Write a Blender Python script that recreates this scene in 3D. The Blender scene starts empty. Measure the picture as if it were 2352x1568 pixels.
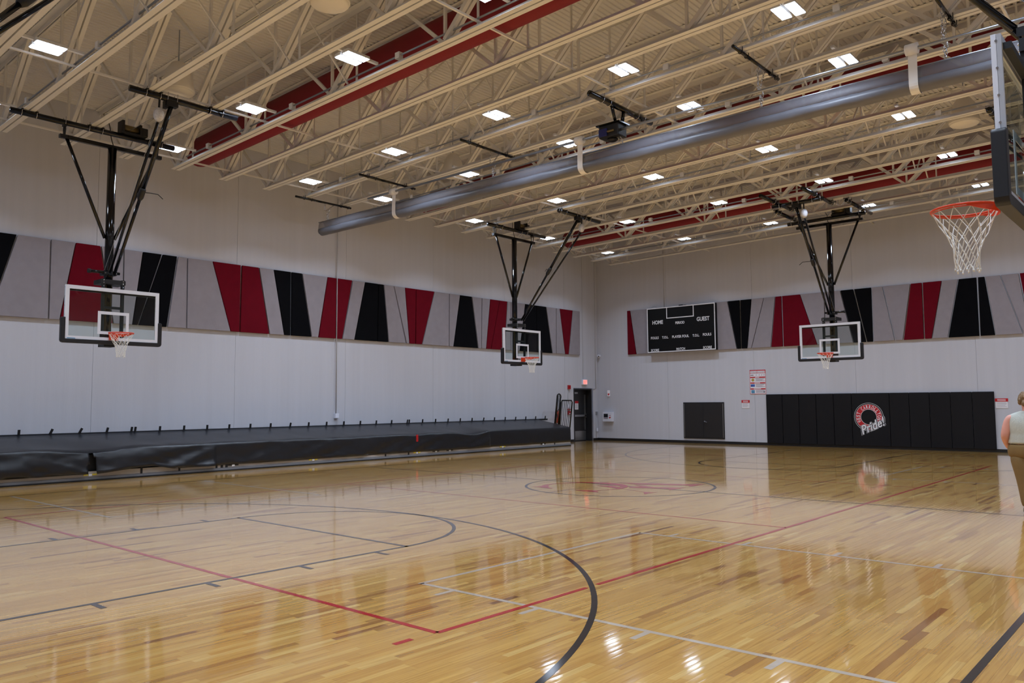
import bpy, bmesh, math, random
from mathutils import Vector, Matrix, noise
random.seed(7)
C = bpy.context.scene.collection
S = bpy.context.scene
PI = math.pi
FT = 0.3048

# ---------------------------------------------------------------- camera, world, exposure
F_PX, CX, CY, CZ, YAW, PITCH, ROLL = 1834.26, 8.7817, -13.1166, 1.6077, 0.7207, 0.0770, -0.0069
W_PX, H_PX = 2352, 1568
_cy, _sy, _cp, _sp = math.cos(YAW), math.sin(YAW), math.cos(PITCH), math.sin(PITCH)
FWD = Vector((-_sy * _cp, _cy * _cp, _sp)); RGT = Vector((_cy, _sy, 0)); UPV = RGT.cross(FWD)
_cr, _sr = math.cos(ROLL), math.sin(ROLL)
RGT, UPV = _cr * RGT + _sr * UPV, -_sr * RGT + _cr * UPV
cam_d = bpy.data.cameras.new('camera'); cam = bpy.data.objects.new('camera', cam_d); C.objects.link(cam)
cam_d.sensor_width = 36.0; cam_d.lens = F_PX / W_PX * 36.0; cam_d.clip_end = 200
cam.matrix_world = Matrix(((RGT.x, UPV.x, -FWD.x, CX), (RGT.y, UPV.y, -FWD.y, CY), (RGT.z, UPV.z, -FWD.z, CZ), (0, 0, 0, 1)))
S.camera = cam
w = bpy.data.worlds.new('world'); S.world = w; w.use_nodes = True
w.node_tree.nodes['Background'].inputs[0].default_value = (0.05, 0.06, 0.08, 1)
w.node_tree.nodes['Background'].inputs[1].default_value = 0.1
S.view_settings.view_transform = 'Standard'; S.view_settings.look = 'None'
S.view_settings.gamma = 1.0; S.view_settings.use_curve_mapping = False
S.view_settings.exposure = 0.0
S.cycles.use_denoising = True
S.cycles.max_bounces = 10; S.cycles.diffuse_bounces = 5; S.cycles.transparent_max_bounces = 24
LENS_GLOW = 18.0
LAMP_WATTS = 60.0
LAMP_SPREAD = 124
LAMP_COLOR = (0.67, 0.80, 1.0)

def proj(p):
    d = Vector(p) - Vector((CX, CY, CZ)); k = d.dot(FWD)
    return (W_PX / 2 + F_PX * d.dot(RGT) / k, H_PX / 2 - F_PX * d.dot(UPV) / k, k)

# ---------------------------------------------------------------- room dimensions
XL, XR, YB, YN = -11.22, 13.4, 15.25, -15.25
SL = 0.0215
def zb(x): return 7.29 + SL * (x + 9.8)          # underside of the truss bottom chords
def zd(x): return 8.74 + SL * (x - XL)           # underside of the roof deck
JOIST0, JSP = -7.94, 1.232
JY = {k: JOIST0 + JSP * k for k in range(-5, 19)}

# ---------------------------------------------------------------- materials
def srgb(r, g, b):
    f = lambda c: (c / 255 / 12.92) if c / 255 <= 0.04045 else ((c / 255 + 0.055) / 1.055) ** 2.4
    return (f(r), f(g), f(b), 1)
M = {}
def mat(name, col, rough=0.6, metal=0.0, spec=0.5, var=0.0, vscale=3.0, bump=0.0, bscale=60.0, emit=None, estr=0.0, coat=0.0, vstretch=(1, 1, 1)):
    m = bpy.data.materials.new(name); m.use_nodes = True; nt = m.node_tree; b = nt.nodes['Principled BSDF']
    c = srgb(*col)
    b.inputs['Base Color'].default_value = c; b.inputs['Roughness'].default_value = rough
    b.inputs['Metallic'].default_value = metal; b.inputs['Specular IOR Level'].default_value = spec
    if coat: b.inputs['Coat Weight'].default_value = coat; b.inputs['Coat Roughness'].default_value = 0.1
    tc = None
    if var or bump:
        tc = nt.nodes.new('ShaderNodeTexCoord'); mp = nt.nodes.new('ShaderNodeMapping'); mp.inputs['Scale'].default_value = vstretch
        nt.links.new(tc.outputs['Object'], mp.inputs['Vector'])
    if var:
        n = nt.nodes.new('ShaderNodeTexNoise'); n.inputs['Scale'].default_value = vscale; n.inputs['Detail'].default_value = 4
        nt.links.new(mp.outputs[0], n.inputs['Vector'])
        r = nt.nodes.new('ShaderNodeValToRGB')
        r.color_ramp.elements[0].position = 0.25; r.color_ramp.elements[1].position = 0.75
        r.color_ramp.elements[0].color = tuple(max(0, x * (1 - var)) for x in c[:3]) + (1,)
        r.color_ramp.elements[1].color = tuple(min(1, x * (1 + var)) for x in c[:3]) + (1,)
        nt.links.new(n.outputs['Fac'], r.inputs[0]); nt.links.new(r.outputs[0], b.inputs['Base Color'])
    if bump:
        n2 = nt.nodes.new('ShaderNodeTexNoise'); n2.inputs['Scale'].default_value = bscale; n2.inputs['Detail'].default_value = 3
        nt.links.new(mp.outputs[0], n2.inputs['Vector'])
        bp = nt.nodes.new('ShaderNodeBump'); bp.inputs['Strength'].default_value = bump; bp.inputs['Distance'].default_value = 0.01
        nt.links.new(n2.outputs['Fac'], bp.inputs['Height']); nt.links.new(bp.outputs[0], b.inputs['Normal'])
    if emit:
        b.inputs['Emission Color'].default_value = emit + (1,) if len(emit) == 3 else emit
        b.inputs['Emission Strength'].default_value = estr
    M[name] = m
    return m
mat('wall_paint', (194, 195, 203), 0.75, var=0.03, vscale=0.7, bump=0.15, bscale=14, vstretch=(9, 9, 0.25))
mat('joint_sealant', (186, 186, 192), 0.8, var=0.05)
mat('deck_paint', (206, 204, 202), 0.65, var=0.05, vscale=1.2)
mat('steel_paint', (220, 217, 212), 0.5, var=0.05, vscale=2)
mat('panel_grey', (148, 142, 148), 0.95, spec=0.15, var=0.06, vscale=5, bump=0.3, bscale=300)
mat('panel_red', (102, 11, 27), 0.95, spec=0.1, var=0.08, vscale=5, bump=0.3, bscale=300)
mat('panel_black', (9, 9, 13), 0.95, spec=0.1, var=0.15, vscale=5, bump=0.3, bscale=300)
mat('panel_edge', (168, 160, 150), 0.9, var=0.05)
mat('black_steel', (7, 7, 9), 0.10, var=0.1, spec=0.45)
mat('black_matte', (15, 15, 18), 0.55, var=0.12)
mat('black_vinyl', (17, 18, 23), 0.36, var=0.12, vscale=2, bump=0.08, bscale=9)
mat('pad_vinyl', (10, 10, 16), 0.55, spec=0.3, var=0.1, vscale=2, bump=0.1, bscale=40)
mat('pad_rubber', (20, 20, 24), 0.5, var=0.1)
mat('white_frame', (222, 224, 232), 0.35, var=0.02)
mat('grey_frame', (176, 178, 184), 0.4, var=0.03)
mat('orange_rim', (216, 62, 20), 0.35, var=0.06)
mat('net_cord', (232, 229, 222), 0.8, var=0.05)
mat('chrome', (200, 200, 205), 0.2, metal=1.0, var=0.03)
mat('galvanized', (168, 174, 184), 0.3, metal=0.85, var=0.08, vscale=6)
mat('wrap_plastic', (200, 200, 205), 0.3, var=0.25, vscale=30)
mat('duct_fabric', (122, 9, 24), 0.75, var=0.06, vscale=2, bump=0.15, bscale=6)
mat('light_housing', (225, 225, 225), 0.4, var=0.02)
mat('lamp_lens', (255, 255, 255), 0.4, emit=LAMP_COLOR, estr=LENS_GLOW)
mat('strap_white', (236, 234, 232), 0.7, var=0.03)
mat('score_black', (6, 6, 8), 0.5, spec=0.25, var=0.1)
mat('print_white', (228, 228, 232), 0.6, var=0.01)
mat('door_bronze', (32, 31, 33), 0.4, var=0.06)
mat('frame_bronze', (30, 29, 31), 0.45, var=0.06)
mat('stainless', (175, 175, 175), 0.3, metal=0.9, var=0.05)
mat('baseboard_black', (20, 20, 22), 0.45, var=0.1)
mat('sign_red', (190, 24, 36), 0.5, var=0.02)
mat('sign_white', (228, 226, 232), 0.5, var=0.01)
mat('sign_grey', (140, 134, 146), 0.6, var=0.02)
mat('print_blue', (52, 92, 170), 0.6, var=0.2, vscale=20)
mat('print_teal', (84, 140, 178), 0.6, var=0.25, vscale=20)
mat('print_olive', (168, 148, 62), 0.6, var=0.25, vscale=20)
mat('exit_face', (255, 205, 200), 0.5, emit=(1.0, 0.30, 0.26), estr=0.9)
mat('exit_letter', (255, 60, 60), 0.5, emit=(1.0, 0.12, 0.10), estr=1.3)
mat('device_white', (222, 224, 236), 0.4, var=0.02)
mat('alarm_red', (176, 22, 26), 0.35, var=0.04)
mat('alarm_orange', (226, 84, 34), 0.4, var=0.04)
mat('dark_glass', (24, 26, 32), 0.1)
mat('conduit_grey', (182, 182, 186), 0.5, var=0.04)
mat('bleacher_tan', (172, 165, 158), 0.45, var=0.1, vscale=3)
mat('bleacher_grey', (118, 122, 130), 0.4, var=0.08)
mat('tag_yellow', (226, 206, 62), 0.5, var=0.05)
mat('motor_blue', (26, 34, 92), 0.35, var=0.1)
mat('brass', (120, 104, 70), 0.35, metal=0.7, var=0.05)
mat('speaker_cream', (226, 220, 208), 0.5, var=0.03)
mat('skin', (206, 146, 128), 0.55, var=0.06, vscale=8)
mat('hair_blond', (116, 88, 54), 0.55, var=0.4, vscale=22, bump=0.6, bscale=45)
mat('knit_top', (186, 188, 178), 0.9, var=0.08, vscale=25, bump=0.7, bscale=70, vstretch=(3, 3, 0.4))
mat('trouser_olive', (118, 92, 50), 0.85, var=0.1, vscale=6, bump=0.2, bscale=60)
mat('shoe_dark', (52, 44, 40), 0.5, var=0.1)
mat('eye_white', (235, 235, 235), 0.3); mat('eye_dark', (40, 30, 24), 0.2); mat('lip', (186, 104, 98), 0.5)
mat('line_black', (24, 23, 28), 0.2, spec=0.2, var=0.08, vscale=20, coat=1.0)
mat('line_red', (176, 14, 26), 0.2, var=0.08, vscale=20, coat=1.0)
mat('line_white', (190, 172, 152), 0.2, var=0.06, vscale=20, coat=1.0)
mat('subfloor', (70, 50, 30), 0.8, var=0.1)

def wood_material():
    m = bpy.data.materials.new('maple_strip'); m.use_nodes = True; nt = m.node_tree; N = nt.nodes; L = nt.links
    b = N['Principled BSDF']
    at = N.new('ShaderNodeAttribute'); at.attribute_name = 'tone'; at.attribute_type = 'GEOMETRY'
    ramp = N.new('ShaderNodeValToRGB'); e = ramp.color_ramp.elements
    e[0].position = 0.0; e[0].color = srgb(122, 76, 34)
    e[1].position = 1.0; e[1].color = srgb(222, 183, 108)
    a = ramp.color_ramp.elements.new(0.12); a.color = srgb(156, 104, 48)
    a = ramp.color_ramp.elements.new(0.35); a.color = srgb(194, 143, 67)
    a = ramp.color_ramp.elements.new(0.7); a.color = srgb(209, 161, 81)
    L.new(at.outputs['Fac'], ramp.inputs[0])
    geo = N.new('ShaderNodeNewGeometry'); mp = N.new('ShaderNodeMapping'); mp.inputs['Scale'].default_value = (60, 2.2, 1)
    L.new(geo.outputs['Position'], mp.inputs['Vector'])
    n = N.new('ShaderNodeTexNoise'); n.inputs['Scale'].default_value = 1.0; n.inputs['Detail'].default_value = 5; n.inputs['Distortion'].default_value = 0.6
    L.new(mp.outputs[0], n.inputs['Vector'])
    r2 = N.new('ShaderNodeValToRGB'); r2.color_ramp.elements[0].position = 0.3; r2.color_ramp.elements[0].color = (0.80, 0.76, 0.70, 1)
    r2.color_ramp.elements[1].position = 0.62; r2.color_ramp.elements[1].color = (1.04, 1.04, 1.04, 1)
    L.new(n.outputs['Fac'], r2.inputs[0])
    mx = N.new('ShaderNodeMix'); mx.data_type = 'RGBA'; mx.blend_type = 'MULTIPLY'; mx.inputs['Factor'].default_value = 1
    L.new(ramp.outputs[0], mx.inputs['A']); L.new(r2.outputs[0], mx.inputs['B'])
    L.new(mx.outputs['Result'], b.inputs['Base Color'])
    b.inputs['Roughness'].default_value = 0.22; b.inputs['IOR'].default_value = 1.5; b.inputs['Coat Weight'].default_value = 1.0; b.inputs['Coat Roughness'].default_value = 0.06; b.inputs['Coat IOR'].default_value = 1.65
    mp2 = N.new('ShaderNodeMapping'); mp2.inputs['Scale'].default_value = (9, 1.6, 1); L.new(geo.outputs['Position'], mp2.inputs['Vector'])
    n2 = N.new('ShaderNodeTexNoise'); n2.inputs['Scale'].default_value = 1.0; n2.inputs['Detail'].default_value = 2; L.new(mp2.outputs[0], n2.inputs['Vector'])
    # each strip is very slightly cupped across its width
    sp = N.new('ShaderNodeSeparateXYZ'); L.new(geo.outputs['Position'], sp.inputs[0])
    def mth(op, a_, b_=None):
        n_ = N.new('ShaderNodeMath'); n_.operation = op
        for i_, q_ in enumerate((a_, b_)):
            if q_ is None: continue
            if isinstance(q_, (int, float)): n_.inputs[i_].default_value = q_
            else: L.new(q_, n_.inputs[i_])
        return n_.outputs[0]
    u_ = mth('FRACT', mth('DIVIDE', mth('SUBTRACT', sp.outputs['X'], XL), 0.0572))
    cup = mth('MULTIPLY', mth('MULTIPLY', u_, mth('SUBTRACT', 1.0, u_)), 4 * 0.00010)
    hgt = mth('ADD', cup, mth('MULTIPLY', n2.outputs['Fac'], 0.0006))
    bp = N.new('ShaderNodeBump'); bp.inputs['Strength'].default_value = 1.0; bp.inputs['Distance'].default_value = 1.0
    L.new(hgt, bp.inputs['Height']); L.new(bp.outputs[0], b.inputs['Normal']); L.new(bp.outputs[0], b.inputs['Coat Normal'])
    M['maple_strip'] = m
wood_material()

def glass_material(name, tint, refl=1.0):
    m = bpy.data.materials.new(name); m.use_nodes = True; nt = m.node_tree; N = nt.nodes; L = nt.links
    for n in list(N): N.remove(n)
    o = N.new('ShaderNodeOutputMaterial'); mix = N.new('ShaderNodeMixShader'); t = N.new('ShaderNodeBsdfTransparent'); g = N.new('ShaderNodeBsdfGlossy')
    fr = N.new('ShaderNodeFresnel'); fr.inputs['IOR'].default_value = 1.5
    ge = N.new('ShaderNodeNewGeometry'); fac = N.new('ShaderNodeMath'); fac.operation = 'SUBTRACT'; fac.inputs[0].default_value = 1.0; L.new(ge.outputs['Backfacing'], fac.inputs[1])
    mu = N.new('ShaderNodeMath'); mu.operation = 'MULTIPLY'; L.new(fr.outputs[0], mu.inputs[0]); L.new(fac.outputs[0], mu.inputs[1])
    t.inputs[0].default_value = tint; g.inputs['Roughness'].default_value = 0.02
    L.new(mu.outputs[0], mix.inputs[0]); L.new(t.outputs[0], mix.inputs[1]); L.new(g.outputs[0], mix.inputs[2]); L.new(mix.outputs[0], o.inputs[0])
    M[name] = m
glass_material('board_glass', (0.90, 0.95, 0.94, 1))

def mesh_cloth_material():
    m = bpy.data.materials.new('curtain_mesh'); m.use_nodes = True; nt = m.node_tree; N = nt.nodes; L = nt.links
    b = N['Principled BSDF']; b.inputs['Base Color'].default_value = srgb(128, 126, 132); b.inputs['Roughness'].default_value = 0.5
    t = N.new('ShaderNodeBsdfTransparent'); mix = N.new('ShaderNodeMixShader'); mix.inputs[0].default_value = 0.45
    L.new(t.outputs[0], mix.inputs[1]); L.new(b.outputs[0], mix.inputs[2]); L.new(mix.outputs[0], N['Material Output'].inputs[0])
    M['curtain_mesh'] = m
mesh_cloth_material()
mat('curtain_vinyl', (104, 105, 112), 0.45, var=0.12, vscale=2, bump=0.25, bscale=5)

# ---------------------------------------------------------------- mesh builder
class MB:
    def __init__(s): s.v = []; s.f = []
    def add(s, vs, fs):
        o = len(s.v); s.v += [tuple(x) for x in vs]; s.f += [tuple(i + o for i in f) for f in fs]; return s
    def box(s, x0, x1, y0, y1, z0, z1):
        return s.add([(x0, y0, z0), (x1, y0, z0), (x1, y1, z0), (x0, y1, z0), (x0, y0, z1), (x1, y0, z1), (x1, y1, z1), (x0, y1, z1)],
                     [(0, 3, 2, 1), (4, 5, 6, 7), (0, 1, 5, 4), (1, 2, 6, 5), (2, 3, 7, 6), (3, 0, 4, 7)])
    def cbox(s, c, d): return s.box(c[0] - d[0] / 2, c[0] + d[0] / 2, c[1] - d[1] / 2, c[1] + d[1] / 2, c[2] - d[2] / 2, c[2] + d[2] / 2)
    def beam(s, p0, p1, wdt, hgt, up=(0, 0, 1)):
        p0, p1 = Vector(p0), Vector(p1); d = (p1 - p0).normalized(); u = Vector(up)
        a = d.cross(u)
        if a.length < 1e-4: a = d.cross(Vector((1, 0, 0)))
        a.normalize(); b = a.cross(d).normalized(); a *= wdt / 2; b *= hgt / 2
        vs = [p0 - a - b, p0 + a - b, p0 + a + b, p0 - a + b, p1 - a - b, p1 + a - b, p1 + a + b, p1 - a + b]
        return s.add(vs, [(0, 3, 2, 1), (4, 5, 6, 7), (0, 1, 5, 4), (1, 2, 6, 5), (2, 3, 7, 6), (3, 0, 4, 7)])
    def tube(s, pts, r, n=10, cap=True, closed=False):
        pts = [Vector(p) for p in pts]; m = len(pts); rs = r if isinstance(r, (list, tuple)) else [r] * m
        o = len(s.v); ref = None
        for i, p in enumerate(pts):
            if closed: d = pts[(i + 1) % m] - pts[i - 1]
            else: d = pts[min(i + 1, m - 1)] - pts[max(i - 1, 0)]
            d.normalize()
            if ref is None:
                ref = Vector((0, 0, 1)) if abs(d.z) < 0.9 else Vector((1, 0, 0))
            a = ref - d * ref.dot(d)
            if a.length < 1e-4: a = d.orthogonal()
            a.normalize(); ref = a; b = d.cross(a)
            for k in range(n):
                t = 2 * PI * k / n; s.v.append(tuple(p + (a * math.cos(t) + b * math.sin(t)) * rs[i]))
        for i in range(m if closed else m - 1):
            j = (i + 1) % m
            for k in range(n):
                k2 = (k + 1) % n; s.f.append((o + i * n + k, o + i * n + k2, o + j * n + k2, o + j * n + k))
        if cap and not closed:
            s.f.append(tuple(o + k for k in reversed(range(n)))); s.f.append(tuple(o + (m - 1) * n + k for k in range(n)))
        return s
    def prism(s, poly, axis, t0, t1):
        # poly: 2D points; axis 0: (t,a,b)  1: (a,t,b)  2: (a,b,t)
        f = {0: lambda a, b, t: (t, a, b), 1: lambda a, b, t: (a, t, b), 2: lambda a, b, t: (a, b, t)}[axis]
        n = len(poly); vs = [f(a, b, t0) for a, b in poly] + [f(a, b, t1) for a, b in poly]
        fs = [tuple(range(n)), tuple(range(2 * n - 1, n - 1, -1))] + [(i, i + n, (i + 1) % n + n, (i + 1) % n) for i in range(n)]
        return s.add(vs, fs)
    def lathe(s, prof, n=24, c=(0, 0, 0)):
        o = len(s.v); m = len(prof)
        for r, z in prof:
            for k in range(n):
                t = 2 * PI * k / n; s.v.append((c[0] + r * math.cos(t), c[1] + r * math.sin(t), c[2] + z))
        for i in range(m - 1):
            for k in range(n):
                k2 = (k + 1) % n; s.f.append((o + i * n + k, o + i * n + k2, o + (i + 1) * n + k2, o + (i + 1) * n + k))
        s.f.append(tuple(o + k for k in reversed(range(n)))); s.f.append(tuple(o + (m - 1) * n + k for k in range(n)))
        return s
    def sphere(s, c, r, n=12, m=8, sc=(1, 1, 1)):
        prof = [(math.sin(PI * i / m) * r + 1e-5, -math.cos(PI * i / m) * r) for i in range(m + 1)]
        o = len(s.v); s.lathe(prof, n)
        for i in range(o, len(s.v)):
            v = s.v[i]; s.v[i] = (v[0] * sc[0] + c[0], v[1] * sc[1] + c[1], v[2] * sc[2] + c[2])
        return s
    def mesh(s, name, fix=True, smooth=False):
        me = bpy.data.meshes.new(name); me.from_pydata(s.v, [], s.f)
        if fix:
            bm = bmesh.new(); bm.from_mesh(me); bmesh.ops.recalc_face_normals(bm, faces=bm.faces); bm.to_mesh(me); bm.free()
        if smooth: me.polygons.foreach_set('use_smooth', [True] * len(me.polygons))
        me.update(); return me
    def build(s, name, m, parent=None, label=None, smooth=False, bevel=0.0, fix=True):
        return obj(name, s.mesh(name, fix, smooth), m, parent, label, bevel)

def obj(name, me, m, parent=None, label=None, bevel=0.0):
    if m is not None and not me.materials: me.materials.append(M[m])
    o = bpy.data.objects.new(name, me); C.objects.link(o); o.parent = parent
    if label: o['label'] = label
    if bevel:
        bv = o.modifiers.new('bevel', 'BEVEL'); bv.width = bevel; bv.segments = 2; bv.limit_method = 'ANGLE'
    return o
def tag(o, label, cat, group=None, kind=None):
    if label: o['label'] = label
    if cat: o['category'] = cat
    if group: o['group'] = group
    if kind: o['kind'] = kind
    return o
def empty(name, loc=(0, 0, 0), rz=0.0):
    o = bpy.data.objects.new(name, None); C.objects.link(o); o.location = loc; o.rotation_euler = (0, 0, rz); o.empty_display_size = 0.2
    return o
def copy_tree(o, parent=None):
    c = o.copy(); C.objects.link(c); c.parent = parent
    for ch in o.children: copy_tree(ch, c)
    return c
def struct(o, kind='structure'): o['kind'] = kind; return o
ORD = ['first', 'second', 'third', 'fourth', 'fifth', 'sixth', 'seventh', 'eighth', 'ninth', 'tenth', 'eleventh', 'twelfth', 'thirteenth', 'fourteenth', 'fifteenth', 'sixteenth', 'seventeenth', 'eighteenth', 'nineteenth', 'twentieth', 'twenty-first', 'twenty-second', 'twenty-third', 'twenty-fourth', 'twenty-fifth', 'twenty-sixth', 'twenty-seventh', 'twenty-eighth', 'twenty-ninth', 'thirtieth', 'thirty-first', 'thirty-second', 'thirty-third', 'thirty-fourth', 'thirty-fifth', 'thirty-sixth', 'thirty-seventh', 'thirty-eighth', 'thirty-ninth', 'fortieth', 'forty-first', 'forty-second']

def text_mesh(txt, wdt, hgt, bold=0.0, shear=0.0, thick=0.002):
    cu = bpy.data.curves.new('lettering', 'FONT'); cu.body = txt; cu.size = 1; cu.align_x = 'LEFT'; cu.offset = bold; cu.shear = shear; cu.resolution_u = 3
    o = bpy.data.objects.new('lettering', cu); C.objects.link(o)
    dg = bpy.context.evaluated_depsgraph_get(); me = bpy.data.meshes.new_from_object(o.evaluated_get(dg))
    bpy.data.objects.remove(o); bpy.data.curves.remove(cu)
    xs = [v.co.x for v in me.vertices]; ys = [v.co.y for v in me.vertices]
    x0, x1, y0, y1 = min(xs), max(xs), min(ys), max(ys)
    for v in me.vertices:
        v.co.x = (v.co.x - (x0 + x1) / 2) * wdt / (x1 - x0); v.co.y = (v.co.y - (y0 + y1) / 2) * hgt / (y1 - y0)
    return me
def text_on_back(txt, x, y, z, wdt, hgt, m, parent, name='lettering', bold=0.02, shear=0.0, rot=0.0):
    """lettering standing on a surface that faces -y (readable from the court)"""
    me = text_mesh(txt, wdt, hgt, bold, shear)
    R = Matrix.Translation((x, y, z)) @ Matrix.Rotation(PI / 2, 4, 'X') @ Matrix.Rotation(rot, 4, 'Z'); me.transform(R)
    return obj(name, me, m, parent)
def text_on_left(txt, x, y, z, wdt, hgt, m, parent, name='lettering', bold=0.02):
    """lettering on a surface that faces +x"""
    me = text_mesh(txt, wdt, hgt, bold)
    me.transform(Matrix.Translation((x, y, z)) @ Matrix.Rotation(PI / 2, 4, 'Z') @ Matrix.Rotation(PI / 2, 4, 'X'))
    return obj(name, me, m, parent)

# ================================================================ FLOOR
floor = struct(MB().box(XL - 0.4, XR + 0.4, YN - 0.4, YB + 0.4, -0.25, -0.006).build('floor', 'subfloor'))
PW = 0.0572
planks = []
nx = int((XR - XL) / PW) + 1
for i in range(nx):
    x0 = XL + i * PW; y = YN - random.uniform(0, 1.0)
    while y < YB:
        ln = random.choice((0.35, 0.5, 0.65, 0.8, 0.95, 1.15)) * random.uniform(0.85, 1.15); y2 = min(y + ln, YB)
        t = random.gauss(0.55, 0.17)
        if random.random() < 0.025: t = random.uniform(0.1, 0.3)
        planks.append((x0, x0 + PW, max(y, YN), y2, min(1, max(0, t)), random.gauss(0, 0.00004), random.gauss(0, 0.00004)))
        y = y2
G = 0.00035
def seen(p):
    cx_, cy_ = (p[0] + p[1]) / 2, (p[2] + p[3]) / 2
    d = Vector((cx_ - CX, cy_ - CY, -CZ)).dot(FWD)
    if d < 0.5: return None
    u, v, k = proj((cx_, cy_, 0))
    return k if (-60 < u < W_PX + 60 and v < H_PX + 60) else None
vis = sorted((seen(p), i) for i, p in enumerate(planks) if seen(p) is not None)
near_ids = set(i for k, i in vis[:300])
def plank_geo(p):
    x0, x1, y0, y1, t, ta, tb = p
    return [(x0 + G, y0 + G, -ta), (x1 - G, y0 + G, ta), (x1 - G, y1 - G, ta + tb * 0.3), (x0 + G, y1 - G, -ta + tb * 0.3)]
rv, rf, rt = [], [], []
for i, p in enumerate(planks):
    if i in near_ids: continue
    o = len(rv); rv += plank_geo(p); rf.append((o, o + 1, o + 2, o + 3)); rt.append(p[4])
me = bpy.data.meshes.new('plank_field'); me.from_pydata(rv, [], rf)
a = me.attributes.new('tone', 'FLOAT', 'FACE'); a.data.foreach_set('value', rt); me.materials.append(M['maple_strip'])
pf = bpy.data.objects.new('plank_field', me); C.objects.link(pf); pf.parent = floor; pf['kind'] = 'stuff'
for i in sorted(near_ids):
    p = planks[i]; g = plank_geo(p); lo = [(a_, b_, -0.006) for a_, b_, c_ in g]
    me = bpy.data.meshes.new('plank'); me.from_pydata(g + lo, [], [(0, 1, 2, 3), (4, 5, 1, 0), (5, 6, 2, 1), (6, 7, 3, 2), (7, 4, 0, 3)])
    a = me.attributes.new('tone', 'FLOAT', 'FACE'); a.data.foreach_set('value', [p[4]] * 5)
    me.materials.append(M['maple_strip']); o = bpy.data.objects.new('plank', me); C.objects.link(o); o.parent = floor

# ---- court markings
ZL = {'line_white': 0.0009, 'line_red': 0.0010, 'line_black': 0.0012}
class Lines:
    def __init__(s, m): s.m = m; s.b = MB()
    def seg(s, x0, y0, x1, y1, wd=0.05):
        d = Vector((x1 - x0, y1 - y0)).normalized(); n = Vector((-d.y, d.x)) * wd / 2; z = ZL[s.m]
        s.b.add([(x0 - n.x, y0 - n.y, z), (x1 - n.x, y1 - n.y, z), (x1 + n.x, y1 + n.y, z), (x0 + n.x, y0 + n.y, z)], [(0, 1, 2, 3)]); return s
    def rect(s, x0, x1, y0, y1):
        z = ZL[s.m]; s.b.add([(x0, y0, z), (x1, y0, z), (x1, y1, z), (x0, y1, z)], [(0, 1, 2, 3)]); return s
    def arc(s, cx, cy, r, a0, a1, wd=0.05, n=96):
        z = ZL[s.m]; vs = []; fs = []
        for i in range(n + 1):
            t = a0 + (a1 - a0) * i / n
            for q in (r - wd, r): vs.append((cx + q * math.cos(t), cy + q * math.sin(t), z))
            if i: fs.append((2 * i - 2, 2 * i - 1, 2 * i + 1, 2 * i))
        s.b.add(vs, fs); return s
    def done(s, name, label): o = s.b.build(name, s.m, floor, label); return o
HL, HW = 42 * FT, 25 * FT
LB = Lines('line_black')
for sx in (-1, 1): LB.rect(sx * HW - 0.025, sx * HW + 0.025, -HL, HL)
for sy in (-1, 1): LB.rect(-HW, HW, sy * HL - 0.025, sy * HL + 0.025)
LB.done('boundary_line', 'black sideline and end line of the full court')
Lines('line_black').rect(-HW, HW, -0.025, 0.025).done('halfway_line', 'black halfway line across the court')
Lines('line_black').arc(0, 0, 1.829, 0, 2 * PI).done('center_circle', 'black circle round the red letters')
for sy in (-1, 1):
    K = Lines('line_black'); yf = sy * (HL - 19 * FT)
    K.rect(-1.829, 1.829, yf - 0.025, yf + 0.025)
    for sx in (-1, 1):
        K.rect(min(sx * 1.829, sx * 1.779), max(sx * 1.829, sx * 1.779), min(sy * HL, yf), max(sy * HL, yf))
        for d, wd in ((2.42, 0.05), (3.40, 0.05), (4.38, 0.05), (5.34, 0.05)):
            yy = sy * (HL - d)
            K.rect(min(sx * 1.829, sx * 2.03), max(sx * 1.829, sx * 2.03), yy - wd / 2, yy + wd / 2)
    K.arc(0, yf, 1.829, (PI if sy > 0 else 0), (2 * PI if sy > 0 else PI))
    K.done('key_line', 'black free throw lane and circle')
    T = Lines('line_black'); cyb = sy * (HL - 1.6)
    T.arc(0, cyb, 6.045, (PI if sy > 0 else 0), (2 * PI if sy > 0 else PI), n=160)
    for sx in (-1, 1): T.rect(min(sx * 6.045, sx * 5.995), max(sx * 6.045, sx * 5.995), min(cyb, sy * HL), max(cyb, sy * HL))
    T.done('three_point_line', 'black three point arc')
V = Lines('line_red')
for sx in (-1, 1):
    for y0, y1 in ((-9.144, -7.36), (-7.20, 7.20), (7.36, 9.144)): V.rect(sx * 4.572 - 0.025, sx * 4.572 + 0.025, y0, y1)
for sy in (-1, 1):
    V.rect(-4.572, 4.572, sy * 9.144 - 0.025, sy * 9.144 + 0.025); V.rect(-4.572, 4.572, sy * 3.048 - 0.02, sy * 3.048 + 0.02)
    for sx in (-1, 1): V.rect(sx * 4.55 - 0.025, sx * 4.55 + 0.025, sy * 9.44 - 0.08, sy * 9.44 + 0.08)
V.done('volleyball_line', 'red volleyball court outline with attack lines')
for sx in (-1, 1):
    for sy in (-1, 1):
        K = Lines('line_white'); yc = sy * 6.36; xf = sx * 3.33
        K.rect(xf - 0.025, xf + 0.025, yc - 1.83, yc + 1.83)
        for s2 in (-1, 1):
            K.rect(min(xf, sx * 7.55), max(xf, sx * 7.55), yc + s2 * 1.805 - 0.025, yc + s2 * 1.805 + 0.025)
            for d in (0.42, 1.36, 2.37, 3.33):
                K.rect(xf + sx * d - 0.025, xf + sx * d + 0.025, min(yc + s2 * 1.83, yc + s2 * 2.03), max(yc + s2 * 1.83, yc + s2 * 2.03))
        K.done('cross_court_key_line', 'pale grey key of the cross court')
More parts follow.
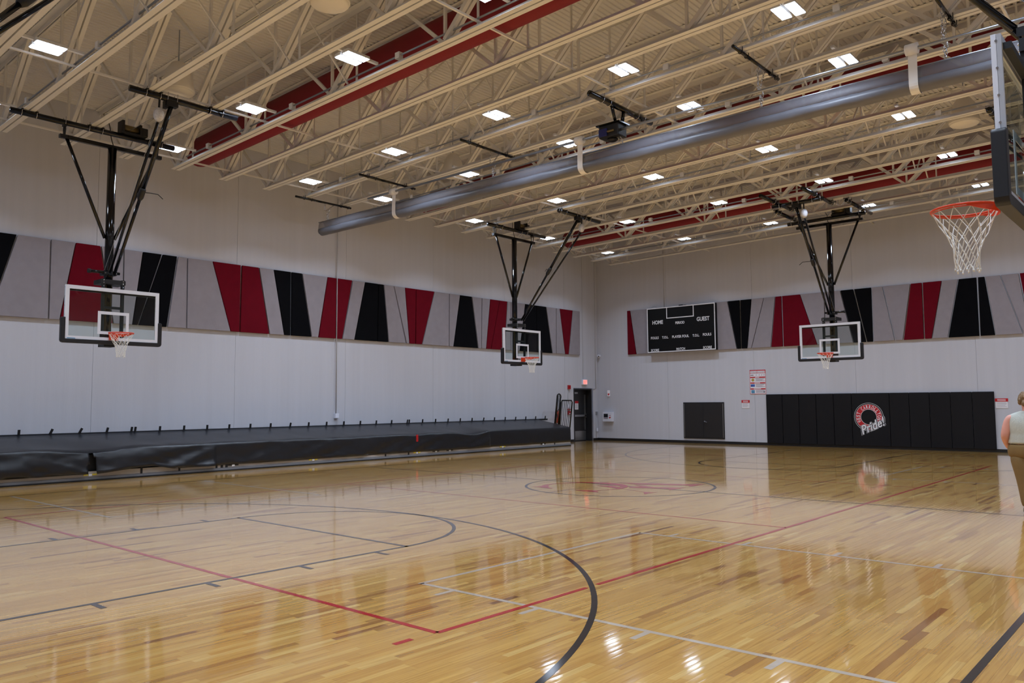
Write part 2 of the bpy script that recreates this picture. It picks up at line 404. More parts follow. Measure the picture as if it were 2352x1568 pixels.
P1 = [(-1.22, -1.22), (-1.13, -1.07), (-1.23, -0.73), (-1.23, -0.48), (-1.19, -0.31), (-1.07, -0.04), (-0.97, 0.11), (-0.83, 0.22), (-0.51, 0.35), (-0.12, 0.3), (-0.05, 0.25), (0.1, 0.14), (0.22, -0.02), (0.31, -0.21), (0.35, -0.43), (0.36, -0.55), (0.26, -0.78), (0.2, -0.89), (0.21, -1.04), (0.36, -1.21), (0.18, -1.2), (0.02, -1.23), (-0.21, -1.18), (-0.02, -1.06), (0.12, -0.98), (0.2, -0.82), (0.29, -0.54), (0.27, -0.41), (0.2, -0.25), (0.12, -0.14), (0.02, -0.03), (-0.18, 0.02), (-0.39, 0.05), (-0.68, 0.06), (-0.89, 0.05), (-1.0, -0.13), (-1.14, -0.37), (-1.19, -0.54), (-1.14, -0.76), (-1.03, -0.91), (-0.85, -1.09), (-0.69, -1.2), (-0.76, -1.21), (-0.89, -1.22), (-1.05, -1.16)]
P2 = [(-0.39, -0.24), (-0.09, -0.11), (0.19, -0.24), (0.28, -0.39), (0.62, -0.54), (1.0, -0.65), (1.11, -0.63), (1.17, -0.49), (1.16, -0.8), (1.18, -0.95), (1.13, -0.91), (0.98, -0.69), (0.75, -0.6), (0.39, -0.47), (0.27, -0.47), (-0.02, -0.37)]
P3 = [(-0.38, 0.49), (-0.09, 0.56), (0.44, 0.81), (0.93, 1.03), (1.0, 1.08), (1.17, 1.28), (1.18, 0.67), (1.11, 0.73), (1.05, 0.82), (0.58, 0.58), (0.2, 0.42), (0.01, 0.4)]
P4 = [(0.26, -0.04), (0.45, 0.10), (0.25, 0.25), (0.11, 0.33), (0.17, 0.34), (0.52, 0.21), (0.68, 0.14), (0.95, 0.27), (1.1, 0.35), (1.18, 0.52), (1.18, 0.01), (1.17, -0.11), (1.06, 0.05), (0.82, -0.02), (0.37, -0.22)]
for nm, polys in (('letter_c', [P1]), ('letter_w', [P2, P3, P4])):
    b = MB()
    for P in polys:
        z = 0.0015 + 0.0003 * (nm == 'letter_c'); b.add([(x, y, z) for x, y in P], [tuple(range(len(P)))])
    me = b.mesh(nm, fix=False)
    bm = bmesh.new(); bm.from_mesh(me); bmesh.ops.triangulate(bm, faces=bm.faces, ngon_method='EAR_CLIP')
    for f in bm.faces:
        if f.normal.z < 0: f.normal_flip()
    bm.to_mesh(me); bm.free()
    obj(nm, me, 'line_red', floor, 'red curved serif letter in the centre circle')

# ================================================================ WALLS
DOOR_Y0, DOOR_Y1, DOOR_Z = 13.50, 14.76, 2.20
wl = MB()
wl.box(XL - 0.45, XL - 0.02, YN - 0.4, DOOR_Y0, 0, 9.9).box(XL - 0.45, XL - 0.02, DOOR_Y1, YB + 0.4, 0, 9.9).box(XL - 0.45, XL - 0.02, DOOR_Y0, DOOR_Y1, DOOR_Z, 9.9)
wall_left = struct(wl.build('wall_left', 'joint_sealant'))
seams = [YN] + [-5.45 + 3.673 * k for k in range(-2, 6)] + [YB]
for y0, y1 in zip(seams, seams[1:]):
    b = MB(); g = 0.003; x0, x1 = XL - 0.02, XL
    if y0 < DOOR_Y0 and y1 > DOOR_Y1:
        b.box(x0, x1, y0 + g, DOOR_Y0, 0, 9.5).box(x0, x1, DOOR_Y1, y1 - g, 0, 9.5).box(x0, x1, DOOR_Y0, DOOR_Y1, DOOR_Z, 9.5)
    else: b.box(x0, x1, y0 + g, y1 - g, 0, 9.5)
    b.build('wall_panel', 'wall_paint', wall_left)
wall_back = struct(MB().box(XL - 0.02, XR + 0.4, YB + 0.02, YB + 0.45, 0, 9.9).build('wall_back', 'joint_sealant'))
seams = [XL] + [-7.78 + 3.665 * k for k in range(0, 6)] + [XR]
for x0, x1 in zip(seams, seams[1:]): MB().box(x0 + 0.003, x1 - 0.003, YB, YB + 0.02, 0, 9.6).build('wall_panel', 'wall_paint', wall_back)
wall_right = struct(MB().box(XR, XR + 0.4, YN - 0.4, YB + 0.02, 0, 9.9).build('wall_right', 'wall_paint'))
wall_near = struct(MB().box(XL - 0.02, XR, YN - 0.4, YN, 0, 9.9).build('wall_near', 'wall_paint'))
struct(MB().box(XL, XL + 0.012, YN, DOOR_Y0 - 0.02, 0, 0.10).box(XL, XL + 0.012, DOOR_Y1 + 0.05, YB, 0, 0.10).build('baseboard_left', 'baseboard_black'))
struct(MB().box(XL, XR, YB - 0.012, YB, 0, 0.10).build('baseboard_back', 'baseboard_black'))
struct(MB().box(XR - 0.012, XR, YN, YB, 0, 0.10).build('baseboard_right', 'baseboard_black'))

# ceiling: corrugated steel deck, ribs run along y
prof = []; x = XL - 0.3; per = 0.110; dep = 0.020
while x < XR + 0.3:
    for dx, dz in ((0, 0), (0.050, 0), (0.064, dep), (0.096, dep)): prof.append((x + dx, zd(x + dx) + dz))
    x += per
b = MB(); n = len(prof)
b.add([(px, YN - 0.3, pz) for px, pz in prof] + [(px, YB + 0.3, pz) for px, pz in prof], [(i, i + 1, n + i + 1, n + i) for i in range(n - 1)])
b.add([(prof[0][0], YN - 0.3, zd(XL) + 0.3), (prof[-1][0], YN - 0.3, zd(XR) + 0.3), (prof[-1][0], YB + 0.3, zd(XR) + 0.3), (prof[0][0], YB + 0.3, zd(XL) + 0.3)], [(0, 1, 2, 3)])
struct(b.build('ceiling', 'deck_paint', fix=False))

# ================================================================ ROOF TRUSSES
def angle_bar(p0, p1, side, leg=0.09, t=0.012, up=1):
    """L section along x: horizontal leg points to +-y, vertical leg at inner edge"""
    (x0, y0, z0), (x1, y1, z1) = p0, p1; b = MB()
    pr = [(0, 0), (leg, 0), (leg, t), (t, t), (t, leg), (0, leg)]
    va = [(x0, y0 + side * a, z0 + up * c) for a, c in pr]; vb = [(x1, y1 + side * a, z1 + up * c) for a, c in pr]
    b.add(va + vb, [tuple(range(6)), tuple(range(11, 5, -1))] + [(i, i + 6, (i + 1) % 6 + 6, (i + 1) % 6) for i in range(6)])
    return b
XB0, XB1 = -9.82, 12.0
truss = empty('roof_truss', (0, JY[-5], 0))
for sd in (-1, 1):
    angle_bar((XB0, sd * 0.014, zb(XB0)), (XB1, sd * 0.014, zb(XB1)), sd, 0.092).build('bottom_chord', 'steel_paint', truss)
    angle_bar((XL + 0.02, sd * 0.014, zd(XL) - 0.002), (XR - 0.02, sd * 0.014, zd(XR) - 0.002), sd, 0.11, up=-1).build('top_chord', 'steel_paint', truss)
nodes = [-9.70 + 3.09 * i for i in range(8)]
for i, xn in enumerate(nodes):
    xt0 = xn - 1.545 if i else XL + 0.12; xt1 = xn + 1.545 if i < 7 else XR - 0.12
    zbot = zb(xn) + 0.05
    MB().beam((xn - 0.04, 0, zbot), (xt0, 0, zd(xt0) - 0.05), 0.06, 0.05, up=(0, 1, 0)).build('web_diagonal', 'steel_paint', truss)
    for sd in (-1, 1):
        MB().beam((xn + 0.05, sd * 0.05, zbot), (xt1, sd * 0.05, zd(xt1) - 0.05), 0.075, 0.07, up=(0, 1, 0)).build('web_diagonal', 'steel_paint', truss)
    MB().beam((xn, 0, zbot), (xn, 0, zd(xn) - 0.05), 0.045, 0.045, up=(0, 1, 0)).build('web_vertical', 'steel_paint', truss)
    MB().beam((xn + 0.75, 0, zb(xn + 0.75) + 0.05), (xn + 0.75, 0, zd(xn + 0.75) - 0.05), 0.03, 0.03, up=(0, 1, 0)).build('web_vertical', 'steel_paint', truss)
for k in range(-5, 19):
    t = truss if k == -5 else copy_tree(truss)
    t.location = (0, JY[k], 0)
    tag(t, 'cream painted steel roof truss, %s counting from the scoreboard wall' % ORD[18 - k], 'roof truss', 'cream roof trusses spanning the gym')
# bridging between trusses
for xr_, nm in ((-9.35, 'close to the bleacher wall'), (-5.8, 'above the left part of the court'), (0.35, 'above the middle of the court'), (6.6, 'above the right part of the court')):
    z = zb(xr_) + 0.12
    tag(MB().beam((xr_, JY[-5], z), (xr_, YB - 0.02, z), 0.035, 0.035).build('bridging_rod', 'steel_paint'), 'thin cream bridging bar tying truss bottoms ' + nm, 'bridging bar', 'bridging bars under the roof')
for xr_, ln in ((-3.0, 'left'), (3.2, 'right')):
    for k in range(-4, 18):
        if k in (3, 9, 15): continue
        y0, y1 = JY[k] + 0.03, JY[k + 1] - 0.03
        t = empty('cross_bridging', (xr_, JY[k], zb(xr_)))
        tag(t, 'thin cream X brace between %s and %s roof trusses from scoreboard wall, %s line' % (ORD[17 - k], ORD[18 - k], ln), 'brace', 'cross bridging between trusses')
        for q in (0, 1):
            za, zc = (0.1, zd(xr_) - 0.13 - zb(xr_)) if q else (zd(xr_) - 0.13 - zb(xr_), 0.1)
            MB().beam((q * 0.04, 0.03, za), (q * 0.04, JSP - 0.03, zc), 0.028, 0.028, up=(1, 0, 0)).build('brace_bar', 'steel_paint', t)

# ================================================================ FABRIC DUCTS
def duct(y, xa, label):
    r = 0.345; pts = []; rs = []
    cz_ = lambda x: 8.0 + SL * (x + 2.85)
    for t in (0.02, 0.35, 0.6, 0.8, 0.93, 1.0):
        pts.append((xa + (1 - math.sqrt(max(0, 1 - t * t))) * 0.3, y, cz_(xa))); rs.append(r * t)
    for i in range(1, 12): xx = xa + 0.3 + (XR - 0.1 - xa - 0.3) * i / 11; pts.append((xx, y, cz_(xx))); rs.append(r)
    t = empty('fabric_duct', (0, 0, 0))
    MB().tube(pts, rs, 24).build('duct_sleeve', 'duct_fabric', t, smooth=True)
    b = MB().tube([(xa + 0.3, y, cz_(xa) + r + 0.03), (XR - 0.1, y, cz_(XR - 0.1) + r + 0.03)], 0.008, 6); b.build('suspension_cable', 'galvanized', t)
    tag(t, label, 'air duct', 'red fabric air ducts')
duct(-3.63, -10.1, 'red fabric air duct nearest to the camera, in front of the rolled curtain')
duct(3.77, -9.75, 'red fabric air duct just behind the rolled divider curtain')
duct(11.16, -9.8, 'red fabric air duct nearest to the scoreboard wall')

# ================================================================ LIGHTS
ROWS = [-12.25, -8.56, -4.86, -1.165, 1.30, 4.995, 8.69, 12.39]
COLS = [-8.69, -5.35, -2.10, 1.03, 4.09, 7.2, 10.3]
lamp = empty('high_bay_light', (0, 0, 0))
for sx in (-1, 1):
    h = MB().prism([(-0.085, 0.0), (0.085, 0.0), (0.07, 0.055), (-0.07, 0.055)], 1, -0.235, 0.235).build('light_housing', 'light_housing', lamp); h.location = (sx * 0.11, 0, 0.0)
    l = MB().box(-0.075, 0.075, -0.215, 0.215, -0.012, -0.001).build('light_lens', 'lamp_lens', lamp); l.location = (sx * 0.11, 0, 0)
ld = bpy.data.lights.new('lamp', 'AREA'); ld.shape = 'RECTANGLE'; ld.size = 0.37; ld.size_y = 0.43; ld.energy = LAMP_WATTS; ld.color = LAMP_COLOR; ld.spread = math.radians(LAMP_SPREAD)
lo = bpy.data.objects.new('lamp', ld); C.objects.link(lo); lo.parent = lamp; lo.location = (0, 0, -0.016)
MB().box(-0.03, 0.03, -0.55, 0.55, 0.058, 0.10).build('mounting_channel', 'light_housing', lamp)
MB().box(-0.09, 0.09, -0.15, 0.15, 0.056, 0.11).build('driver_box', 'light_housing', lamp)
RN = ['eighth', 'seventh', 'sixth', 'fifth', 'fourth', 'third', 'second', 'first']
first = True
for ri, y in enumerate(ROWS):
    for ci, x in enumerate(COLS):
        t = lamp if first else copy_tree(lamp); first = False
        t.location = (x, y, zb(x) + 0.11)
        tag(t, 'twin-panel white LED high bay light, %s from bleacher wall in %s row from scoreboard wall' % (ORD[ci], RN[ri]), 'ceiling light', 'LED high bay lights under the trusses')
    xa, xb_ = COLS[0] - 0.5, COLS[-1]
    c = empty('lighting_conduit', (0, 0, 0)); yy = y + JSP / 2 - 0.035
    MB().tube([(xa, yy, zb(xa) + 0.17), (xb_, yy, zb(xb_) + 0.17)], 0.017, 8).build('conduit_pipe', 'galvanized', c, smooth=True)
    for x in COLS: MB().cbox((x + 0.55, yy, zb(x) + 0.18), (0.11, 0.09, 0.11)).build('junction_box', 'light_housing', c)
    tag(c, 'grey conduit with junction boxes along the %s light row from the scoreboard wall' % RN[ri], 'conduit', 'lighting conduits')

# ================================================================ HANGING SPEAKERS (bells)
def bell(x, y, label):
    z0 = 7.62; t = empty('bell_speaker', (x, y, z0))
    MB().lathe([(0.30, 0.0), (0.31, 0.03), (0.27, 0.2), (0.22, 0.42), (0.13, 0.56), (0.05, 0.6)], 28).build('bell_shell', 'speaker_cream', t, smooth=True)
    MB().lathe([(0.27, -0.03), (0.29, -0.005), (0.29, 0.0)], 28).build('grille', 'speaker_cream', t, smooth=True)
    MB().tube([(0, 0, 0.6), (0, 0, zd(x) - z0)], 0.012, 6).build('hanger_rod', 'galvanized', t)
    tag(t, label, 'speaker', 'bell shaped ceiling units')
bell(-6.05, 1.45, 'cream bell shaped unit hanging above the left end of the rolled curtain')
bell(-0.35, 7.15, 'cream bell shaped unit hanging right of the second red duct')
bell(4.86, -1.8, 'cream bell shaped unit hanging high above the curtain, at the top edge')
bell(-5.9, -6.1, 'cream bell shaped unit behind the left hoop brace pipe')
bell(5.0, 6.2, 'cream bell shaped unit beside the pipe right of the curtain')
bell(-0.9, -6.2, 'cream bell shaped unit at the top edge left of the near red duct')

# ================================================================ BASKETBALL HOOPS
def net_mesh():
    b = MB(); n = 12
    prof = [(0.226, -0.012), (0.182, -0.10), (0.140, -0.175), (0.110, -0.24), (0.093, -0.305), (0.084, -0.365), (0.080, -0.42), (0.078, -0.455)]
    rnd = random.Random(3)
    def node(i, k):
        r, z = prof[i]; t = 2 * PI * (k + 0.5 * (i % 2)) / n
        rr = r * (1 + rnd.uniform(-0.10, 0.10) * (i > 1)); return Vector((rr * math.cos(t), rr * math.sin(t), z + (rnd.uniform(-0.014, 0.014) if i > 1 else 0)))
    P = [[node(i, k) for k in range(n)] for i in range(len(prof))]
    for i in range(len(prof) - 1):
        for k in range(n):
            a = P[i][k]
            for q in ((0, 1) if i % 2 else (-1, 0)): b.tube([a, P[i + 1][(k + q) % n]], 0.0030 if i == 0 else 0.0038, 4, cap=False)
    for k in range(n):
        b.tube([P[-1][k], P[-1][k] + Vector((0, 0, -0.02))], 0.006, 5)
    return b.mesh('net', smooth=True)
NET = net_mesh(); NET.materials.append(M['net_cord'])
def rim_mesh():
    b = MB(); b.tube([(0.229 * math.cos(2 * PI * i / 40), 0.229 * math.sin(2 * PI * i / 40), 0) for i in range(40)], 0.009, 8, closed=True)
    b.tube([(0.222 * math.cos(2 * PI * i / 40), 0.222 * math.sin(2 * PI * i / 40), -0.016) for i in range(40)], 0.005, 6, closed=True)
    return b.mesh('rim', smooth=True)
RIM = rim_mesh(); RIM.materials.append(M['orange_rim'])
BZ = 2.905                                     # bottom of the glass board
def u_bolt(t, x, y, z, along, r, m='chrome'):
    """chrome bolt looped round a pipe that runs along x or y"""
    pts = []
    for i in range(11):
        th = PI * i / 10; c, s_ = math.cos(th) * (r + 0.008), -math.sin(th) * (r + 0.008)
        pts.append((x + c, y, z + s_) if along == 'y' else (x, y + c, z + s_))
    pts = [(pts[0][0], pts[0][1], z + r + 0.05)] + pts + [(pts[-1][0], pts[-1][1], z + r + 0.05)]
    MB().tube(pts, 0.007, 5).build('pipe_clamp', m, t, smooth=True)
def hoop(loc, rz, label, side, zc, zc2, parallel=False, joints=(), joints2=(), xr=(-1.9, 1.3), xf_=(-0.77, 1.33)):
    """local frame: board faces +x, lateral y. zc / zc2: underside of trusses above mast / above brace pipe"""
    t = empty('basketball_hoop', (loc[0], loc[1], 0), rz); tag(t, label, 'basketball hoop', 'ceiling hung basketball hoops')
    PR = 0.057
    # --- board
    z0, z1 = BZ, BZ + 1.067; hw = 0.915
    fb = MB(); fw = 0.072
    fb.box(-0.03, 0.0, -hw, hw, z1 - fw, z1).box(-0.03, 0.0, -hw, hw, z0, z0 + fw).box(-0.03, 0.0, -hw, -hw + fw, z0 + fw, z1 - fw).box(-0.03, 0.0, hw - fw, hw, z0 + fw, z1 - fw)
    fr = fb.build('board_frame', 'white_frame', t)
    MB().box(-0.06, -0.032, -hw, hw, z1 - 0.05, z1 - 0.004).box(-0.06, -0.032, -hw, -hw + 0.03, z0, z1 - 0.05).box(-0.06, -0.032, hw - 0.03, hw, z0, z1 - 0.05).box(-0.06, -0.032, -hw, hw, z0, z0 + 0.04).build('steel_edge', 'grey_frame', t)
    MB().box(-0.02, -0.010, -hw + fw, hw - fw, z0 + fw, z1 - fw).build('glass_pane', 'board_glass', t)
    q = MB(); a, zz0, zz1 = 0.305, BZ + 0.135, BZ + 0.135 + 0.46
    q.box(-0.009, -0.004, -a, a, zz1 - 0.06, zz1).box(-0.009, -0.004, -a, a, zz0, zz0 + 0.06).box(-0.009, -0.004, -a, -a + 0.06, zz0 + 0.06, zz1 - 0.06).box(-0.009, -0.004, a - 0.06, a, zz0 + 0.06, zz1 - 0.06)
    q.build('target_square', 'white_frame', t)
    MB().box(-0.0095, -0.0085, -0.24, -0.10, zz0 - 0.045, zz0 - 0.02).box(-0.0095, -0.0085, 0.10, 0.24, zz0 - 0.045, zz0 - 0.02).build('bolt_slot', 'black_matte', t)
    MB().box(0.0002, 0.0012, hw - 0.22 if False else -hw + 0.05, -hw + 0.20, z0 + 0.018, z0 + 0.034).build('maker_mark', 'print_teal', t)
    for sy in (-1, 1):
        for zq in (0.48, 0.66, 0.84, 1.02): MB().tube([(-0.03, sy * (hw - 0.01), z0 + zq), (-0.03, sy * (hw + 0.004), z0 + zq)], 0.008, 8).build('edge_bolt', 'chrome', t)
    # padding: U along bottom and lower corners
    p = MB(); th = 0.068; yy = hw + th; ph = 0.43
    outer = [(-yy, z0 + ph - 0.02), (-yy, z0 - th + 0.05), (-yy + 0.015, z0 - th + 0.015), (-yy + 0.05, z0 - th), (yy - 0.05, z0 - th), (yy - 0.015, z0 - th + 0.015), (yy, z0 - th + 0.05), (yy, z0 + ph - 0.02), (yy - 0.02, z0 + ph), (hw - 0.012, z0 + ph), (hw - 0.012, z0 + 0.012), (-hw + 0.012, z0 + 0.012), (-hw + 0.012, z0 + ph), (-yy + 0.02, z0 + ph)]
    p.prism(outer, 0, -0.07, 0.018); p.build('edge_padding', 'pad_rubber', t, bevel=0.008)
    # --- rim and net
    RZ = 3.048
    br = MB().box(-0.002, 0.035, -0.085, 0.085, RZ - 0.12, RZ + 0.012)
    br.add([(0.03, -0.08, RZ), (0.03, 0.08, RZ), (0.16, 0.06, RZ), (0.16, -0.06, RZ), (0.03, -0.07, RZ - 0.11), (0.03, 0.07, RZ - 0.11), (0.16, 0.05, RZ - 0.03), (0.16, -0.05, RZ - 0.03)], [(0, 1, 2, 3), (4, 7, 6, 5), (0, 3, 7, 4), (1, 5, 6, 2), (2, 6, 7, 3)])
    rm = obj('rim', RIM, None, t); rm.location = (0.15 + 0.229, 0, RZ)
    bo = br.build('rim_bracket', 'orange_rim', rm); bo.location = (-(0.15 + 0.229), 0, -RZ)
    pl = MB(); nb = 14
    for sgn in (-1, 1):
        vs = []
        for i in range(nb + 1):
            tt = PI - sgn * (0.12 + 1.25 * i / nb); r_ = 0.229; vs += [(r_ * math.cos(tt), r_ * math.sin(tt), 0.008), (r_ * math.cos(tt), r_ * math.sin(tt), -0.055 + 0.05 * (i / nb) ** 3)]
        o_ = len(pl.v); pl.v += vs; pl.f += [(o_ + 2 * i, o_ + 2 * i + 1, o_ + 2 * i + 3, o_ + 2 * i + 2) for i in range(nb)]
    pb = pl.build('rim_brace_plate', 'orange_rim', rm); sm = pb.modifiers.new('solid', 'SOLIDIFY'); sm.thickness = 0.006
    nt_ = obj('net', NET, None, t); nt_.location = (0.379, 0, RZ); nt_.rotation_euler = (0, 0, random.uniform(0, 0.5))
    # --- mast and board carrier
    mx = -0.33; zt = zc - 0.35
    MB().tube([(mx, 0, BZ - 0.03), (mx, 0, zt - 0.02)], 0.085, 20).build('mast', 'black_steel', t, smooth=True)
    MB().cbox((mx + 0.05, 0, BZ - 0.065), (0.30, 0.24, 0.07)).build('mast_foot', 'black_matte', t)
    for sy in (-1, 1):
        MB().box(-0.11, -0.062, sy * 0.19 - 0.03, sy * 0.19 + 0.03, BZ + 0.03, z1 + 0.20).build('carrier_bar', 'black_matte', t)
    MB().box(-0.11, -0.063, -0.16, 0.16, BZ + 0.66, BZ + 0.71).build('carrier_bar', 'black_matte', t)
    MB().box(-0.11, -0.062, -hw + 0.04, hw - 0.04, z1 - 0.10, z1 - 0.055).build('carrier_bar', 'black_matte', t)
    MB().box(mx - 0.11, -0.06, -0.24, 0.24, z1 + 0.10, z1 + 0.19).build('board_bracket', 'black_matte', t)
    bb = MB()
    for sy in (-1, 1):
        for zq in (z1 + 0.12, z1 + 0.17, z1 + 0.05): bb.sphere((-0.055, sy * 0.19, zq), 0.012, 8, 6)
    bb.build('bolt_head', 'chrome', t, smooth=True)
    zk = z1 + 0.34
    MB().cbox((mx, 0, zk), (0.23, 0.25, 0.07)).box(mx + 0.08, -0.02, -0.035, 0.035, zk - 0.05, zk + 0.02).build('mast_clamp', 'black_matte', t)
    MB().tube([(mx + 0.05, side * 0.40, zk + 0.02), (mx + 0.05, -side * 0.20, zk + 0.02)], 0.032, 10).build('clamp_arm', 'black_steel', t, smooth=True)
    MB().tube([(mx + 0.05, side * 0.42, zk + 0.02), (mx + 0.05, side * 0.37, zk + 0.02)], 0.045, 10).build('arm_cap', 'black_matte', t)
    bb = MB()
    for q_ in (-0.10, -0.03, 0.06, 0.11): bb.sphere((mx + 0.12, q_, zk), 0.012, 8, 6)
    bb.build('bolt_head', 'chrome', t, smooth=True)
    # --- hanging crossbar
    MB().box(mx - 0.035, mx + 0.035, -0.98, 0.98, zt - 0.04, zt + 0.04).build('crossbar', 'black_steel', t)
    for sy in (-1, 1):
        MB().tube([(mx, sy * 0.88, zt - 0.03), (mx, sy * 0.095, zt - 1.93)], 0.033, 10).build('diagonal_brace', 'black_steel', t, smooth=True)
        zp = zc - (PR * 3 if parallel else PR)
        hg = MB(); hg.tube([(mx - 0.03, sy * 0.93, zp - PR), (mx - 0.045, sy * 0.93, (zp + zt) / 2), (mx - 0.02, sy * 0.93, zt)], 0.014, 6)
        hg.tube([(mx + 0.03, sy * 0.93, zp - PR), (mx + 0.045, sy * 0.93, (zp + zt) / 2), (mx + 0.02, sy * 0.93, zt)], 0.014, 6)
        hg.cbox((mx, sy * 0.93, zp - PR - 0.01), (0.13, 0.06, 0.03)); hg.cbox((mx, sy * 0.95, zt), (0.09, 0.14, 0.07))
        hg.build('hanger', 'black_matte', t)
    # --- pipes on the trusses
    zp = zc - (PR * 3 if parallel else PR) - 0.004
    zp2 = zc2 - (PR * 3 if parallel else PR) - 0.004
    bx = 2.26
    if not parallel:
        MB().tube([(mx, xr[0], zp), (mx, xr[1], zp)], PR, 14).build('truss_pipe', 'black_steel', t, smooth=True)
        MB().tube([(bx, xf_[0], zp2), (bx, xf_[1], zp2)], PR, 14).build('truss_pipe', 'black_steel', t, smooth=True)
        for jy in joints:
            for d in (-0.13, 0.13): u_bolt(t, mx, jy + d, zp, 'y', PR); MB().cbox((mx, jy + d, zp + PR - 0.004), (0.17, 0.045, 0.012)).build('clamp_plate', 'black_matte', t)
        for jy in joints2:
            for d in (-0.13, 0.13): u_bolt(t, bx, jy + d, zp2, 'y', PR); MB().cbox((bx, jy + d, zp2 + PR - 0.004), (0.17, 0.045, 0.012)).build('clamp_plate', 'black_matte', t)
    else:
        MB().tube([(mx, xr[0], zp), (mx, xr[1], zp)], PR, 14).build('truss_pipe', 'black_steel', t, smooth=True)
        MB().tube([(bx, xf_[0], zp2), (bx, xf_[1], zp2)], PR, 14).build('truss_pipe', 'black_steel', t, smooth=True)
        for yy_, xa, xb_, zz in ((-1.05, -1.05, 1.15, zp), (1.05, -1.05, 1.15, zp), (-0.6, 1.05, 3.3, zp2), (0.6, 1.05, 3.3, zp2)):
            zq = zz + 2 * PR
            MB().tube([(xa, yy_, zq), (xb_, yy_, zq)], PR, 14).build('truss_pipe', 'black_steel', t, smooth=True)
            cross = mx if zz == zp and xa < 0 else bx
            for d in (-0.12, 0.12): u_bolt(t, cross, yy_ + d, zz, 'y', PR)
            for jx in joints:
                if xa < jx < xb_:
                    for d in (-0.12, 0.12): u_bolt(t, jx + d, yy_, zq, 'x', PR); MB().cbox((jx + d, yy_, zq + PR - 0.004), (0.045, 0.17, 0.012)).build('clamp_plate', 'black_matte', t)
    for sy in (-0.93, 0.93): u_bolt(t, mx, sy, zp, 'y', PR)
    u_bolt(t, bx, 0.09, zp2, 'y', PR); u_bolt(t, bx, -0.09, zp2, 'y', PR)
    # --- folding brace, crank and winch
    pT = Vector((bx, 0, zp2 - 0.12)); pB = Vector((-0.05, 0, zk - 0.05))
    MB().cbox((bx, 0, zp2 - 0.09), (0.12, 0.22, 0.10)).cbox((bx - 0.02, side * 0.1, zp2 - 0.12), (0.10, 0.06, 0.14)).build('brace_pivot', 'black_matte', t)
    d = pB - pT; pm = pT + d * 0.49
    MB().tube([pT, pm], 0.042, 12).build('fold_brace', 'black_steel', t, smooth=True)
    MB().tube([pm, pB], 0.032, 12).build('fold_brace', 'black_steel', t, smooth=True)
    MB().tube([pT + d * 0.465, pT + d * 0.475, pT + d * 0.52, pT + d * 0.535], [0.045, 0.06, 0.06, 0.04], 12).build('brace_lock', 'black_matte', t, smooth=True)
    MB().tube([pm, pm + Vector((0.06, -side * 0.14, 0.0)), pm + Vector((0.10, -side * 0.27, -0.01)), pm + Vector((0.12, -side * 0.36, -0.09))], 0.009, 6).build('crank_hook', 'black_matte', t)
    q0 = pT + Vector((-0.05, side * 0.22, -0.36)); q1 = pB + Vector((0.03, side * 0.10, 0.04))
    MB().tube([q0, q1], 0.027, 10).build('fold_brace', 'black_steel', t, smooth=True)
    ball = q0 + Vector((0.03, 0, 0.14))
    MB().sphere(ball, 0.115, 14, 10, (0.85, 0.85, 1.15)).build('wrapped_pulley', 'wrap_plastic', t, smooth=True)
    MB().tube([ball + Vector((0, 0, 0.1)), (bx, side * 0.22, zp2 - PR)], 0.02, 8).build('pulley_hanger', 'black_matte', t)
    MB().tube([(mx + 0.05, -side * 0.02 + 0.3, zp + 0.14), ball], 0.005, 5).build('lift_cable', 'galvanized', t)
    MB().tube([ball, (mx + 0.15, side * 0.14, zk + 0.05)], 0.004, 5).build('lift_cable', 'galvanized', t)
    # winch
    wz = zp + PR; wy = 0.17
    g = MB().box(mx - 0.12, mx + 0.12, wy - 0.03, wy + 0.02, wz - 0.02, wz + 0.26).box(mx - 0.12, mx + 0.12, wy + 0.34, wy + 0.38, wz - 0.02, wz + 0.24).box(mx - 0.14, mx + 0.14, wy - 0.05, wy + 0.4, wz - 0.02, wz + 0.02)
    wn = g.build('winch_frame', 'black_matte', t)
    MB().tube([(mx, wy + 0.02, wz + 0.12), (mx, wy + 0.34, wz + 0.12)], 0.085, 16).build('winch_drum', 'brass', t, smooth=True)
    MB().box(mx - 0.10, mx + 0.10, wy + 0.38, wy + 0.52, wz + 0.01, wz + 0.20).build('winch_motor', 'black_matte', t, bevel=0.02)
    MB().tube([(mx, wy - 0.2, wz + 0.28), (mx + 0.03, wy - 0.28, wz + 0.2), (mx - 0.02, wy - 0.22, wz + 0.05), (mx, wy - 0.2, zp - 0.1), (mx + 0.02, wy - 0.16, zt + 0.03)], 0.010, 6).build('power_cord', 'black_matte', t, smooth=True)
    return t
def rel(ks, y0): return [JY[k] - y0 for k in ks]
ZC1 = zb(-8.2)
hoop((-7.87, -6.36), 0, 'black ceiling hung hoop with glass backboard, leftmost, nearest along the bleacher wall', -1, zb(-8.2), zb(-5.6), joints=rel((0, 1, 2), -6.36), joints2=rel((1, 2), -6.36))
hoop((-7.87, 6.36), 0, 'black ceiling hung hoop with glass backboard, farther along the bleacher wall near the door', 1, zb(-8.2), zb(-5.6), joints=rel((11, 12), 6.36), joints2=rel((11, 12), 6.36), xr=(-1.25, 1.6), xf_=(-0.95, 1.15))
hoop((0, 11.59), -PI / 2, 'black ceiling hung hoop with glass backboard facing the camera before the wall pads', 1, zb(-1.3), zb(-0.9), parallel=True, joints=[11.59 - JY[k] for k in (14, 15, 16, 13, 12)], xr=(-1.3, 1.1), xf_=(-0.7, 0.8))
hoop((7.81, -6.36), PI, 'nearest glass backboard hoop at the right edge, seen edge-on from beside', 1, zb(8.2), zb(5.6), joints=[-6.36 - JY[k] for k in (0, 1, 2)], joints2=[-6.36 - JY[k] for k in (1, 2)], xr=(-1.3, 1.9), xf_=(-1.33, 0.77))
